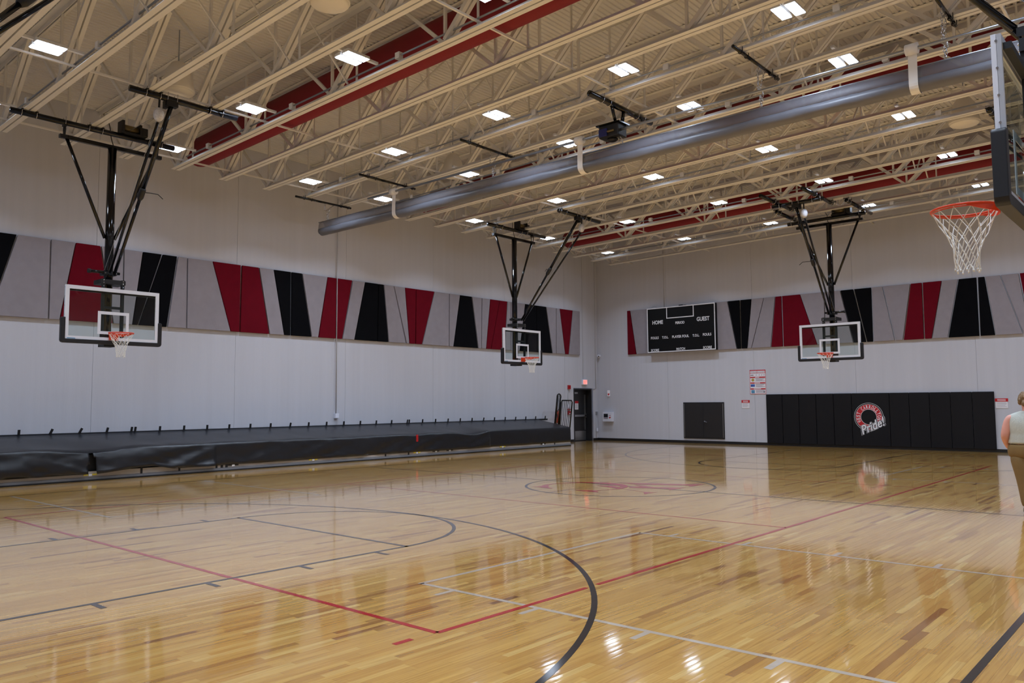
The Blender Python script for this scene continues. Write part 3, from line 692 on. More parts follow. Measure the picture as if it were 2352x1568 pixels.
hoop((7.87, 6.36), PI, 'hoop behind the nearest backboard, only its brace pipe in view at right', 1, zb(8.2), zb(5.6), joints=[6.36 - JY[k] for k in (11, 12)], joints2=[6.36 - JY[k] for k in (11, 12)], xr=(-1.6, 1.25), xf_=(-1.15, 0.95))
hoop((0, -11.59), PI / 2, 'hoop at the near end of the court, its roof pipe at top left', 1, zb(-1.3), zb(-0.9), parallel=True, joints=[JY[k] + 11.59 for k in (-4, -3, -2, -1)], xr=(-1.1, 1.3), xf_=(-0.8, 0.7))

# ================================================================ DIVIDER CURTAIN
cur = empty('divider_curtain', (0, 0, 0)); tag(cur, 'rolled-up grey mesh divider curtain hanging on chains under the trusses', 'curtain')
XC0, XC1, YC = -9.99, 13.0, 0.10
def sheet(profile, name, m, nx_=150):
    b = MB(); k = len(profile)
    for i in range(nx_ + 1):
        x = XC0 + (XC1 - XC0) * i / nx_
        for j, (yy, zz) in enumerate(profile):
            wv = 0.012 * noise.noise((x * 2.3, j * 0.35, 1.7)) + 0.008 * noise.noise((x * 7.0 + j * 0.8, j * 0.6, 4.1))
            sg = 0.02 * noise.noise((x * 0.35, 2.2, 0))
            b.v.append((x, YC + yy + wv * (1 if 0 < j < k - 1 else 0.2), zz + sg + wv))
    for i in range(nx_):
        for j in range(k - 1): b.f.append((i * k + j, (i + 1) * k + j, (i + 1) * k + j + 1, i * k + j + 1))
    o = b.build(name, m, cur, smooth=True, fix=False); s_ = o.modifiers.new('solid', 'SOLIDIFY'); s_.thickness = 0.004
    return o
sheet([(0.0, 6.76), (-0.05, 6.72), (-0.085, 6.66), (-0.095, 6.60), (-0.10, 6.54)], 'mesh_sheet', 'curtain_mesh')
arc = [(-0.10, 6.545)] + [(0.02 - 0.125 * math.cos(PI * i / 10), 6.48 - 0.115 * math.sin(PI * i / 10)) for i in range(11)] + [(0.15, 6.54)]
sheet(arc, 'vinyl_hem', 'curtain_vinyl')
sheet([(0.15, 6.535), (0.14, 6.60), (0.12, 6.66), (0.07, 6.72), (0.01, 6.76)], 'mesh_sheet', 'curtain_mesh')
MB().tube([(XC0 - 0.12, YC, 6.76), (XC1, YC, 6.76)], 0.018, 8).build('batten', 'galvanized', cur, smooth=True)
MB().tube([(-7.75, -0.02, 7.02), (XC1, -0.02, 7.02)], 0.028, 10).build('drive_tube', 'galvanized', cur, smooth=True)
for xs in (-6.72, -0.82, 5.55, 11.6):
    MB().tube([(xs - 0.09, -0.02, 7.02), (xs + 0.09, -0.02, 7.02)], 0.085, 18).build('drum', 'strap_white', cur, smooth=True)
    pr_ = [(-0.105, 7.02), (-0.112, 6.8), (-0.118, 6.6), (-0.118, 6.48)] + [(0.02 - 0.138 * math.cos(PI * i / 10), 6.48 - 0.13 * math.sin(PI * i / 10)) for i in range(1, 11)] + [(0.17, 6.6), (0.15, 6.74)]
    b = MB(); k = len(pr_)
    for xx in (xs - 0.065, xs + 0.065): b.v += [(xx, YC + yy, zz) for yy, zz in pr_]
    b.f += [(j, j + 1, k + j + 1, k + j) for j in range(k - 1)]
    o = b.build('lifting_strap', 'strap_white', cur, fix=False); s_ = o.modifiers.new('solid', 'SOLIDIFY'); s_.thickness = 0.005
def chain(b, p0, p1):
    p0, p1 = Vector(p0), Vector(p1); n_ = max(2, int((p1 - p0).length / 0.05)); d = (p1 - p0) / n_
    for i in range(n_):
        c = p0 + d * (i + 0.5); a = Vector((1, 0, 0)) if i % 2 else Vector((0, 1, 0)); u = d.normalized()
        b.tube([c + u * (0.034 * math.sin(2 * PI * q / 8)) + a * (0.017 * math.cos(2 * PI * q / 8)) for q in range(8)], 0.006, 4, closed=True)
for i, xp in enumerate((-9.70, -6.93, -3.37, 0.2, 3.05, 5.98, 9.0, 12.0)):
    zp = zb(xp) - 0.04; thick = 0.057 if i == 3 else 0.03
    if i == 3: zp = zb(xp) - 0.06
    ya, yb_ = (-1.08, 1.12) if i == 3 else (-0.95, 0.90)
    MB().tube([(xp, ya, zp), (xp, yb_, zp)], thick, 12).build('support_pipe', 'black_steel', cur, smooth=True)
    for jy in (JY[6], JY[7]):
        for d in (-0.12, 0.12): u_bolt(cur, xp, jy + d, zp, 'y', thick, 'chrome' if i == 3 else 'black_matte')
    if i == 3: continue
    b = MB(); chain(b, (xp, 0.02, zp - 0.03), (xp, 0.0, 7.04)); chain(b, (xp, 0.30, zp - 0.03), (xp, 0.04, 7.02)); chain(b, (xp, YC - 0.02, 6.98), (xp, YC, 6.78)); chain(b, (xp + 0.03, YC + 0.03, 7.05), (xp + 0.01, YC, 6.78))
    b.build('hanging_chain', 'chrome', cur, smooth=True)
# motor
xm = 0.2; zm = zb(xm) - 0.06; DX, DZ = 0.10, -0.06
MB().tube([(xm, -0.33, zm - 0.05), (xm - 0.06, -0.12, 7.15)], 0.032, 10).build('motor_arm', 'black_steel', cur, smooth=True)
MB().tube([(xm, 0.08, zm - 0.05), (xm - 0.0, 0.02, 7.15)], 0.04, 10).build('motor_arm', 'black_steel', cur, smooth=True)
MB().box(-0.24, 0.22, -0.16, 0.16, 6.88, 7.14).build('motor_case', 'black_matte', cur, bevel=0.02)
MB().box(-0.29, 0.27, -0.19, 0.19, 7.13, 7.155).build('motor_plate', 'black_steel', cur)
MB().box(-0.23, -0.03, -0.185, -0.155, 6.90, 7.06).build('motor_cover', 'motor_blue', cur, bevel=0.01)
MB().tube([(-0.02, -0.18, 6.98), (0.14, -0.18, 6.98)], 0.02, 8).build('drive_shaft', 'brass', cur)
MB().sphere((-0.02, 0, 6.86), 0.1, 12, 8, (1.1, 1, 0.5)).build('gear_housing', 'black_matte', cur, smooth=True)
b = MB(); chain(b, (0.10, -0.14, 7.05), (0.12, YC - 0.02, 6.78)); chain(b, (0.18, -0.14, 7.05), (0.16, YC, 6.78)); b.build('hanging_chain', 'chrome', cur, smooth=True)

# ================================================================ ACOUSTIC WALL PANELS
PZ0, PZ1 = 3.60, 5.44
LPn = [('g', -9.3, -8.6, -9.3, -8.9), ('k', -8.57, -7.18, -8.87, -7.66), ('g', -7.15, -6.49, -7.63, -6.48), ('g', -6.46, -5.95, -6.45, -6.24), ('r', -5.93, -5.39, -6.22, -5.05), ('g', -5.36, -4.85, -5.02, -4.83), ('g', -4.82, -4.38, -4.80, -4.59), ('k', -4.36, -3.9, -4.57, -4.45), ('k', -3.86, -3.5, -4.42, -3.73), ('g', -3.46, -3.23, -3.69, -3.21), ('g', -3.2, -2.53, -3.18, -1.97), ('r', -2.51, -1.7, -1.95, -1.7), ('r', -1.65, -1.15, -1.67, -0.79), ('g', -1.12, -0.68, -0.76, -0.31), ('k', -0.66, -0.11, -0.29, -0.1), ('k', -0.07, 0.26, -0.06, 0.61), ('g', 0.29, 1.16, 0.64, 0.85), ('r', 1.18, 1.49, 0.88, 1.48), ('r', 1.53, 2.08, 1.52, 1.72), ('g', 2.12, 2.58, 1.75, 2.18), ('k', 2.60, 3.11, 2.2, 3.08), ('k', 3.14, 3.33, 3.11, 3.54), ('g', 3.36, 3.75, 3.57, 4.28), ('g', 3.78, 4.23, 4.33, 4.43), ('r', 4.25, 4.72, 4.45, 4.69), ('r', 4.74, 5.56, 4.73, 4.99), ('g', 5.58, 6.26, 5.02, 6.25), ('g', 6.3, 6.8, 6.29, 6.47), ('k', 6.82, 7.39, 6.49, 7.71), ('g', 7.43, 7.92, 7.75, 7.89), ('g', 7.95, 8.37, 7.92, 8.14), ('r', 8.39, 8.89, 8.16, 8.39), ('r', 8.91, 9.32, 8.42, 9.14), ('g', 9.35, 9.53, 9.17, 9.5), ('g', 9.56, 10.36, 9.53, 10.01), ('k', 10.38, 11.06, 10.03, 11.04), ('k', 11.08, 11.65, 11.06, 12.02), ('g', 11.69, 12.31, 12.06, 12.28), ('g', 12.34, 12.54, 12.31, 12.87), ('r', 12.56, 13.42, 12.89, 13.11), ('g', 13.45, 13.92, 13.14, 13.9)]
BPn = [('r', -9.62, -9.49, -9.62, -9.22), ('g', -9.46, -7.52, -9.19, -7.52), ('g', -7.48, -5.09, -7.48, -4.76), ('k', -5.06, -4.59, -4.73, -4.59), ('k', -4.55, -4.12, -4.55, -4.34), ('g', -4.09, -3.63, -4.31, -4.17), ('g', -3.6, -3.2, -4.14, -3.42), ('r', -3.17, -2.96, -3.39, -2.96), ('r', -2.92, -2.27, -2.92, -1.71), ('g', -2.25, -1.41, -1.69, -1.44), ('g', -1.37, -0.86, -1.41, -0.48), ('k', -0.83, -0.41, -0.45, -0.05), ('k', -0.37, 0.18, -0.01, 0.17), ('g', 0.21, 0.54, 0.21, 0.86), ('g', 0.57, 1.41, 0.90, 1.11), ('r', 1.44, 1.76, 1.15, 1.75), ('r', 1.8, 2.35, 1.79, 1.98), ('g', 2.37, 2.82, 2.01, 2.45), ('k', 2.85, 3.34, 2.48, 3.34), ('k', 3.39, 3.56, 3.38, 3.77), ('g', 3.59, 3.98, 3.8, 4.5), ('g', 4.01, 4.47, 4.53, 4.69), ('r', 4.51, 4.99, 4.72, 5.09), ('g', 5.03, 5.7, 5.13, 5.7)]
CN = {'g': ('grey', 'panel_grey'), 'r': ('dark red', 'panel_red'), 'k': ('black', 'panel_black')}
for lst, side_, nm in ((LPn, 'L', 'bleacher wall'), (BPn, 'B', 'scoreboard wall')):
    n_ = len(lst)
    for i, (k, a, b_, c, d) in enumerate(lst):
        poly = [(c, PZ0), (d, PZ0), (b_, PZ1), (a, PZ1)]
        p = MB()
        if side_ == 'L': p.prism(poly, 0, XL + 0.015, XL + 0.07); idx = n_ - 1 - i
        else: p.prism(poly, 1, YB - 0.07, YB - 0.015); idx = i
        o = p.build('acoustic_panel', CN[k][1], bevel=0.006)
        wid = 'wide' if (b_ - a + d - c) / 2 > 0.6 else 'narrow'
        tag(o, '%s %s slanted acoustic panel, %s from the room corner on the %s' % (wid, CN[k][0], ORD[idx], nm), 'wall panel', 'acoustic panels on the ' + nm)

# ================================================================ SCOREBOARD
sb = empty('scoreboard', (0, 0, 0)); tag(sb, 'black scoreboard with white trim and lettering above the access doors', 'scoreboard')
X0, X1, Z0, Z1, YF = -8.54, -5.51, 3.61, 5.42, 15.0
MB().box(X0, X1, YF, YB - 0.075, Z0, Z1).build('cabinet', 'score_black', sb, bevel=0.004)
t_ = 0.035; yt = YF - 0.006
MB().box(X0, X1, yt, YF, Z1 - t_, Z1).box(X0, X1, yt, YF, Z0, Z0 + t_).box(X0, X0 + t_, yt, YF, Z0 + t_, Z1 - t_).box(X1 - t_, X1, yt, YF, Z0 + t_, Z1 - t_).build('trim', 'print_white', sb)
MB().box(-7.64, -7.605, yt, YF, 4.95, Z1 - t_).box(-6.45, -6.415, yt, YF, 4.95, Z1 - t_).box(-7.605, -6.45, yt, YF, 4.95, 4.985).build('trim', 'print_white', sb)
MB().box(-7.22, -6.85, YF - 0.003, YF, 4.985 + 0.3, Z1 - t_ + 0.02).build('center_plate', 'score_black', sb)
for tx, x, z, wd, hg in (('HOME', -8.044, 4.829, .49, .16), ('GUEST', -6.02, 4.831, .545, .165), ('PERIOD', -7.032, 4.753, .41, .105), ('FOULS', -8.193, 4.206, .36, .105), ('T.O.L.', -7.708, 4.204, .295, .10), ('PLAYER FOUL', -7.019, 4.202, .75, .105), ('T.O.L.', -6.341, 4.201, .295, .10), ('FOULS', -5.864, 4.21, .36, .105), ('SCORE', -8.191, 3.705, .375, .105), ('MATCH', -7.024, 3.708, .385, .10), ('SCORE', -5.862, 3.706, .37, .105)):
    text_on_back(tx, x, YF - 0.003, z, wd, hg, 'print_white', sb, bold=0.025)
MB().tube([(-8.40 + 0.13 * (1 - math.cos(t * 0.35)), YB - 0.15, Z1 + 0.09 * math.sin(t * 0.35)) for t in range(0, 10)], 0.012, 6).build('cable_loop', 'conduit_grey', sb, smooth=True)
MB().box(-7.1, -6.95, YB - 0.2, YB - 0.12, Z1, Z1 + 0.05).box(-6.9, -6.8, YB - 0.2, YB - 0.12, Z1, Z1 + 0.03).build('cable_fitting', 'black_matte', sb)
tag(MB().tube([(-7.87, YB - 0.02, Z1), (-7.87, YB - 0.02, 8.9)], 0.013, 8).build('wall_conduit', 'conduit_grey', smooth=True), 'thin grey conduit rising above the scoreboard', 'conduit')

# ================================================================ WALL PADS + EMBLEM
edges = [-3.66 + 0.61 * i for i in range(6)] + [0.61 + 0.61 * i for i in range(6)]
edges = [-3.66, -3.05, -2.44, -1.83, -1.22, -0.61, 0.61, 1.22, 1.83, 2.44, 3.05, 3.66]
pads = []
for i in range(11):
    a, b_ = edges[i], edges[i + 1]
    p = empty('wall_pad', ((a + b_) / 2, YB, 0.08)); hw_ = (b_ - a) / 2 - 0.004
    MB().box(-hw_, hw_, -0.07, -0.012, 0, 1.785).build('pad_cushion', 'pad_vinyl', p, bevel=0.018)
    MB().box(-hw_ + 0.01, hw_ - 0.01, -0.012, 0.0, 0.0, 1.785).build('pad_backing', 'black_matte', p)
    tag(p, 'double width black wall pad bearing the round school emblem' if i == 5 else 'narrow black vinyl wall pad, %s from the left in the padded run' % ORD[i], 'wall pad', None if i == 5 else 'black wall pads')
    pads.append(p)
def disc(b, cx_, cz_, r, y, n=48, ri=None):
    if ri is None: b.add([(cx_ + r * math.cos(2 * PI * i / n), y, cz_ + r * math.sin(2 * PI * i / n)) for i in range(n)], [tuple(range(n))])
    else:
        vs = []
        for i in range(n):
            t = 2 * PI * i / n
            for q in (ri, r): vs.append((cx_ + q * math.cos(t), y, cz_ + q * math.sin(t)))
        b.add(vs, [(2 * i, 2 * i + 1, (2 * i + 3) % (2 * n), (2 * i + 2) % (2 * n)) for i in range(n)])
    return b
EX, EZ = -0.06, 1.06
pe = pads[5]; ex, ez = EX - pe.location.x, EZ - pe.location.z
ye = -0.0712
em = disc(MB(), ex, ez, 0.475, ye).build('emblem', 'print_white', pe, 'round red and white school emblem with curved lettering', fix=False)
def emb(b, name, m): return b.build(name, m, em, fix=False)
emb(disc(MB(), ex, ez, 0.466, ye - 0.0004), 'emblem_rim', 'pad_vinyl')
emb(disc(MB(), ex, ez, 0.43, ye - 0.0008), 'emblem_ring', 'print_white')
emb(disc(MB(), ex, ez, 0.42, ye - 0.0012), 'emblem_band', 'sign_red')
emb(disc(MB(), ex, ez, 0.262, ye - 0.0016), 'emblem_ring', 'print_white')
emb(disc(MB(), ex, ez, 0.25, ye - 0.0020), 'emblem_center', 'pad_vinyl')
word = 'WEST CARROLLTON'
for i, ch in enumerate(word):
    if ch == ' ': continue
    ang = math.radians(206 - (206 + 12) * i / (len(word) - 1)); r_ = 0.338
    me = text_mesh(ch, 0.062 if ch not in 'WO' else 0.075, 0.115, 0.02)
    me.transform(Matrix.Translation((ex + r_ * math.cos(ang), ye - 0.0024, ez + r_ * math.sin(ang))) @ Matrix.Rotation(PI / 2, 4, 'X') @ Matrix.Rotation(ang - PI / 2, 4, 'Z'))
    obj('lettering', me, 'print_white', em)
for m_, off, yy, bd in (('print_white', 0.0, ye - 0.0028, 0.085), ('pad_vinyl', 0.0, ye - 0.0032, 0.065), ('print_white', 0.0, ye - 0.0036, 0.02)):
    gr = {0.085: 1.10, 0.065: 1.075, 0.02: 1.0}[bd]
    me = text_mesh('Pride!', 0.86 * gr, 0.30 * gr, bd, 0.35)
    me.transform(Matrix.Translation((ex + 0.12, yy, ez - 0.29)) @ Matrix.Rotation(PI / 2, 4, 'X') @ Matrix.Rotation(math.radians(24), 4, 'Z'))
    obj('lettering', me, m_, em)

# ================================================================ SMALL WALL THINGS (scoreboard wall)
ad = empty('door_2', (-6.225, YB, 0.18)); struct(ad)
MB().box(-0.87, 0.87, -0.03, 0.0, 0, 1.41).build('door_frame', 'frame_bronze', ad)
for sx in (-1, 1):
    lf = MB().box(min(sx * 0.004, sx * 0.80), max(sx * 0.004, sx * 0.80), -0.042, -0.03, 0.05, 1.36).build('door_leaf', 'door_bronze', ad)
    MB().box(min(sx * 0.815, sx * 0.835), max(sx * 0.815, sx * 0.835), -0.046, -0.03, 0.05, 1.36).build('hinge_strip', 'stainless', ad)
MB().beam((0.05, -0.065, 0.67), (0.17, -0.07, 0.64), 0.025, 0.03).cbox((0.06, -0.05, 0.67), (0.05, 0.03, 0.05)).build('door_handle', 'chrome', ad)

def notice(x, z0, z1, wd, label):
    t = empty('notice_sign', (x, YB, z0)); h = z1 - z0
    MB().box(-wd / 2, wd / 2, -0.012, 0, 0, h * 0.67).build('sign_board', 'sign_white', t)
    MB().box(-wd / 2 - 0.01, wd / 2 + 0.01, -0.015, 0, h * 0.67, h).build('sign_header', 'sign_red', t)
    for i in range(5): MB().box(-wd * 0.38, wd * random.uniform(0.2, 0.4), -0.013, -0.012, h * (0.56 - 0.1 * i), h * (0.585 - 0.1 * i)).build('text_line', 'sign_grey', t)
    for i in range(2): MB().box(-wd * 0.34, wd * 0.34, -0.016, -0.015, h * (0.86 - 0.11 * i), h * (0.91 - 0.11 * i)).build('text_line', 'sign_white', t)
    tag(t, label, 'sign')
notice(-4.48, 1.36, 1.66, 0.30, 'small red and white notice left of the wall pads')
notice(3.84, 1.35, 1.65, 0.33, 'small red and white notice right of the wall pads')
po = empty('poster', (-3.975, YB, 1.88)); tag(po, 'tall red and white physical education poster above the pad corner', 'poster')
MB().box(-0.31, 0.31, -0.012, 0, 0, 0.90).build('poster_board', 'sign_white', po)
MB().box(-0.31, 0.31, -0.014, -0.012, 0.77, 0.90).box(-0.31, -0.298, -0.014, -0.012, 0, 0.77).box(0.298, 0.31, -0.014, -0.012, 0, 0.77).box(-0.298, 0.298, -0.014, -0.012, 0, 0.012).build('poster_border', 'sign_red', po)
MB().box(-0.29, -0.035, -0.0155, -0.014, 0.785, 0.865).box(-0.02, 0.285, -0.0155, -0.014, 0.785, 0.865).build('title_panel', 'sign_white', po)
text_on_back('PHYSICAL EDUCATION', 0, -0.016, 0.825, 0.54, 0.05, 'sign_grey', po, bold=0.01)
for i, z in enumerate((0.60, 0.39, 0.17)):
    MB().box(-0.29, 0.29, -0.0145, -0.012, z, z + 0.045).build('section_bar', 'sign_red', po)
    MB().box(-0.10 - 0.03 * i, 0.06 + 0.03 * i, -0.0152, -0.0145, z + 0.012, z + 0.033).build('text_line', 'sign_white', po)
    for j in range(4): MB().box(-0.08, 0.28 - 0.05 * (j % 3), -0.013, -0.012, z - 0.03 - 0.03 * j, z - 0.016 - 0.03 * j).build('text_line', 'sign_grey', po)
disc(MB(), -0.19, 0.525, 0.055, -0.0135, 20).build('poster_picture', 'print_olive', po, fix=False)
MB().box(-0.28, -0.12, -0.0135, -0.012, 0.275, 0.365).build('poster_picture', 'print_blue', po)
MB().box(-0.26, -0.13, -0.0135, -0.012, 0.03, 0.15).build('poster_picture', 'print_teal', po)
disc(MB(), 0.24, 0.08, 0.04, -0.0135, 16).build('poster_picture', 'sign_grey', po, fix=False)
for i, wx in enumerate((-0.05, 0.06, 0.16, 0.25)): MB().box(wx - 0.012, wx + 0.012, -0.0135, -0.012, 0.69, 0.725).build('poster_picture', 'sign_grey', po)
MB().box(-0.28, -0.16, -0.0135, -0.012, 0.695, 0.715).build('text_line', 'black_matte', po)

def heart(x, y, z, s_, parent, m='sign_red'):
    pts = []
    for i in range(24):
        t = 2 * PI * i / 24; pts.append((x + s_ * 16 * math.sin(t) ** 3 / 32, z + s_ * (13 * math.cos(t) - 5 * math.cos(2 * t) - 2 * math.cos(3 * t) - math.cos(4 * t)) / 32))
    MB().prism(pts, 1, y - 0.004, y).build('heart_mark', m, parent)
ae = empty('defibrillator_cabinet', (-10.64, YB, 0.80)); tag(ae, 'pale defibrillator cabinet with dark window on wall by the corner', 'cabinet')
MB().box(-0.23, 0.23, -0.18, 0, 0, 0.40).build('cabinet_body', 'device_white', ae, bevel=0.01)
MB().box(-0.17, 0.04, -0.184, -0.18, 0.12, 0.33).build('cabinet_window', 'dark_glass', ae)
MB().box(-0.17, 0.04, -0.187, -0.184, 0.12, 0.19).build('window_label', 'sign_grey', ae)
heart(0.14, -0.18, 0.17, 0.09, ae); MB().box(0.10, 0.18, -0.183, -0.18, 0.25, 0.27).build('text_line', 'sign_red', ae)
sg = empty('defibrillator_sign', (-10.665, YB, 1.87)); tag(sg, 'small white sign with a red heart above the defibrillator cabinet', 'sign')
MB().add([(-0.07, 0, 0), (0.0, -0.10, 0), (0.07, 0, 0), (-0.07, 0, 0.25), (0.0, -0.10, 0.25), (0.07, 0, 0.25)], [(0, 1, 4, 3), (1, 2, 5, 4), (0, 2, 1), (3, 4, 5), (0, 3, 5, 2)]).build('sign_body', 'sign_white', sg)
MB().add([(0.012, -0.086, 0.06), (0.052, -0.029, 0.06), (0.062, -0.015, 0.12), (0.012, -0.086, 0.12), (0.032, -0.057, 0.03)], [(0, 4, 1, 2, 3)]).build('heart_mark', 'sign_red', sg, fix=False)
MB().add([(-0.012, -0.086, 0.06), (-0.052, -0.029, 0.06), (-0.062, -0.015, 0.12), (-0.012, -0.086, 0.12), (-0.032, -0.057, 0.03)], [(0, 3, 2, 1, 4)]).build('heart_mark', 'sign_red', sg, fix=False)
cm = empty('security_camera', (-11.10, YB, 3.60)); tag(cm, 'small round security camera on a bracket high in the room corner', 'camera')
MB().box(-0.04, 0.04, -0.06, 0, -0.03, 0.05).build('camera_bracket', 'device_white', cm)
MB().sphere((0.02, -0.11, 0), 0.065, 14, 10).build('camera_body', 'device_white', cm, smooth=True)
MB().sphere((0.045, -0.145, -0.01), 0.03, 12, 8).build('camera_lens', 'dark_glass', cm, smooth=True)

# ================================================================ DOOR ON THE BLEACHER WALL
dr = empty('door_1', (XL, DOOR_Y0, 0)); struct(dr); WY = DOOR_Y1 - DOOR_Y0
MB().box(-0.40, 0.02, WY - 0.05, WY, 0, DOOR_Z).box(-0.40, 0.02, 0, 0.05, 0, DOOR_Z).box(-0.40, 0.02, 0.05, WY - 0.05, DOOR_Z - 0.05, DOOR_Z).build('door_frame', 'frame_bronze', dr)
MB().box(-0.30, -0.255, 0.05, WY - 0.05, 0.01, DOOR_Z - 0.05).build('door_leaf', 'door_bronze', dr)
MB().box(-0.255, -0.251, 0.08, WY - 0.08, 0.03, 0.42).build('kick_plate', 'stainless', dr)
MB().box(-0.24, -0.19, 0.06, WY - 0.12, 1.02, 1.10).box(-0.255, -0.19, WY - 0.20, WY - 0.10, 0.98, 1.14).build('panic_bar', 'stainless', dr)
MB().box(-0.25, -0.22, WY - 0.19, WY - 0.13, 0.45, 1.95).build('latch_rod', 'stainless', dr)
MB().box(-0.25, -0.19, 0.30, 0.55, 1.98, 2.05).build('door_closer', 'stainless', dr)
ds = MB().box(-0.2545, -0.2505, 0.42, 0.66, 1.32, 1.68).build('notice_board', 'sign_white', dr); MB().box(-0.2505, -0.2485, 0.42, 0.66, 1.58, 1.68).build('notice_header', 'sign_red', ds)
for i in range(4): MB().box(-0.2505, -0.2495, 0.45, 0.62, 1.52 - 0.045 * i, 1.535 - 0.045 * i).build('text_line', 'sign_grey', ds)
struct(MB().box(XL, XL + 0.02, DOOR_Y1, DOOR_Y1 + 0.09, 0, DOOR_Z + 0.02).box(XL, XL + 0.02, DOOR_Y0 - 0.0, DOOR_Y1, DOOR_Z, DOOR_Z + 0.02).build('trim_1', 'galvanized'))
xs = empty('exit_sign', (XL, 14.22, 2.36)); tag(xs, 'lit red exit sign in a white box above the dark door', 'exit sign')
MB().box(0, 0.08, -0.17, 0.17, 0, 0.22).build('sign_case', 'device_white', xs, bevel=0.008)
MB().box(0.08, 0.083, -0.13, 0.14, 0.02, 0.20).build('lit_face', 'exit_face', xs)
text_on_left('EXIT', 0.0845, 0.005, 0.11, 0.24, 0.13, 'exit_letter', xs, bold=0.03)
tag(MB().tube([(XL + 0.008, 14.17, 2.58), (XL + 0.008, 14.17, 8.6)], 0.006, 6).build('wall_conduit', 'conduit_grey', smooth=True), 'thin grey conduit rising above the exit sign', 'conduit')
cc = empty('wall_conduit', (XL, 15.08, 0)); tag(cc, 'grey conduit running up the room corner beside the door', 'conduit')
MB().tube([(0.012, 0, 2.20), (0.012, 0, 8.6)], 0.012, 8).build('conduit_pipe', 'conduit_grey', cc, smooth=True)
MB().tube([(0.015, -0.05, 2.19), (0.015, -0.27, 2.19)], 0.012, 6).build('conduit_pipe', 'conduit_grey', cc, smooth=True)
MB().tube([(0.015, -0.02, 0.12), (0.015, -0.02, 1.10)], 0.012, 6).build('conduit_pipe', 'conduit_grey', cc, smooth=True)
MB().box(0, 0.05, -0.04, 0.05, 1.08, 1.22).build('switch_box', 'stainless', cc)
MB().box(0, 0.05, -0.02, 0.08, 0.38, 0.52).build('outlet_box', 'device_white', cc)
fs = empty('fire_strobe', (XL, 13.16, 2.16)); tag(fs, 'red fire alarm strobe on the wall left of the door', 'fire alarm')
MB().box(0, 0.07, -0.075, 0.075, 0, 0.17).build('strobe_body', 'alarm_red', fs, bevel=0.008)
MB().box(0.07, 0.10, -0.04, 0.04, 0.05, 0.12).build('strobe_lens', 'alarm_red', fs)
MB().tube([(0.012, -0.05, 0.0), (0.012, -0.05, -0.55)], 0.012, 6).build('conduit_pipe', 'conduit_grey', fs, smooth=True)
ps = empty('pull_station', (XL, 13.15, 1.12)); tag(ps, 'small red fire alarm pull station behind the black guard rail', 'fire alarm')
MB().box(0, 0.06, -0.06, 0.06, 0, 0.15).build('station_body', 'alarm_red', ps, bevel=0.006); MB().box(0.06, 0.075, -0.04, 0.04, 0.03, 0.06).build('pull_handle', 'device_white', ps)
MB().box(0, 0.03, -0.06, 0.06, 0.28, 0.42).build('small_sign', 'device_white', ps); MB().box(0, 0.05, -0.10, 0.10, 0.20, 0.23).build('bracket', 'alarm_red', ps)
fe = empty('fire_extinguisher', (XL + 0.12, 12.30, 0.80)); tag(fe, 'orange red fire extinguisher hanging on wall behind the guard rail', 'fire extinguisher')
MB().lathe([(0.07, 0.0), (0.085, 0.02), (0.085, 0.40), (0.05, 0.47), (0.02, 0.49)], 16).build('tank', 'alarm_orange', fe, smooth=True)
MB().tube([(0, 0, 0.49), (0, 0, 0.54), (0.02, 0.1, 0.55)], 0.015, 8).tube([(0, 0, 0.53), (0, -0.07, 0.45), (0.02, -0.095, 0.2)], 0.012, 6).build('valve', 'black_matte', fe)
MB().box(-0.12, -0.08, -0.05, 0.05, 0.1, 0.45).build('wall_bracket', 'black_matte', fe)
ob = empty('outlet_conduit', (XL, 1.51, 0)); tag(ob, 'tall thin conduit with a small white box on the bleacher wall', 'conduit')
MB().tube([(0.075, 0, 1.32), (0.075, 0, 8.5)], 0.014, 8).build('conduit_pipe', 'conduit_grey', ob, smooth=True)
MB().box(0, 0.09, -0.02, 0.11, 1.19, 1.33).build('control_box', 'device_white', ob, bevel=0.006)

# ================================================================ BLEACHERS, COVER AND RAILS
YB0, YB1 = -11.6, 11.05
bl = empty('folded_bleachers', (-9.55, 0, 0)); tag(bl, 'low folded bleachers along the left wall, mostly hidden under the cover', 'bleachers')
for i in range(4):
    MB().box(-0.05 - 0.4 * (i + 1) + 0.0, -0.10 - 0.4 * i, YB0, YB1, 0.0 if i else 0.16, 0.55 + 0.065 * i).build('seat_tier', 'black_matte', bl)
MB().box(-0.03, 0.0, YB0, YB1, 0.085, 0.20).build('kick_board', 'bleacher_tan', bl)
MB().box(-0.04, 0.02, YB0, YB1, 0.03, 0.082).build('rail_strip', 'bleacher_grey', bl)
MB().box(-0.05, 0.03, YB0, YB1, 0.0, 0.03).build('floor_seal', 'baseboard_black', bl)
for y in (-10.0, -8.3, -4.97, -4.09, -3.16, 2.11, 3.0, 10.09): MB().box(-0.02, 0.012, y - 0.022, y + 0.022, 0.02, 0.30).build('support_post', 'black_matte', bl)
for y, m_ in ((-6.07, 'tag_yellow'), (-2.72, 'black_matte'), (-0.39, 'tag_yellow'), (3.33, 'tag_yellow'), (4.12, 'black_matte'), (4.72, 'black_matte'), (7.22, 'tag_yellow'), (9.41, 'black_matte')):
    for d in (-0.09, 0.09): MB().cbox((0.008, y + d, 0.135), (0.02, 0.09, 0.03)).build('lock_tag', m_, bl)
    MB().cbox((0.008, y, 0.125), (0.024, 0.07, 0.045)).build('wheel', 'print_white', bl)
for y in (-3.02, -2.9): MB().box(-0.0, 0.012, y - 0.03, y + 0.03, 0.085, 0.2).build('support_post', 'black_matte', bl)

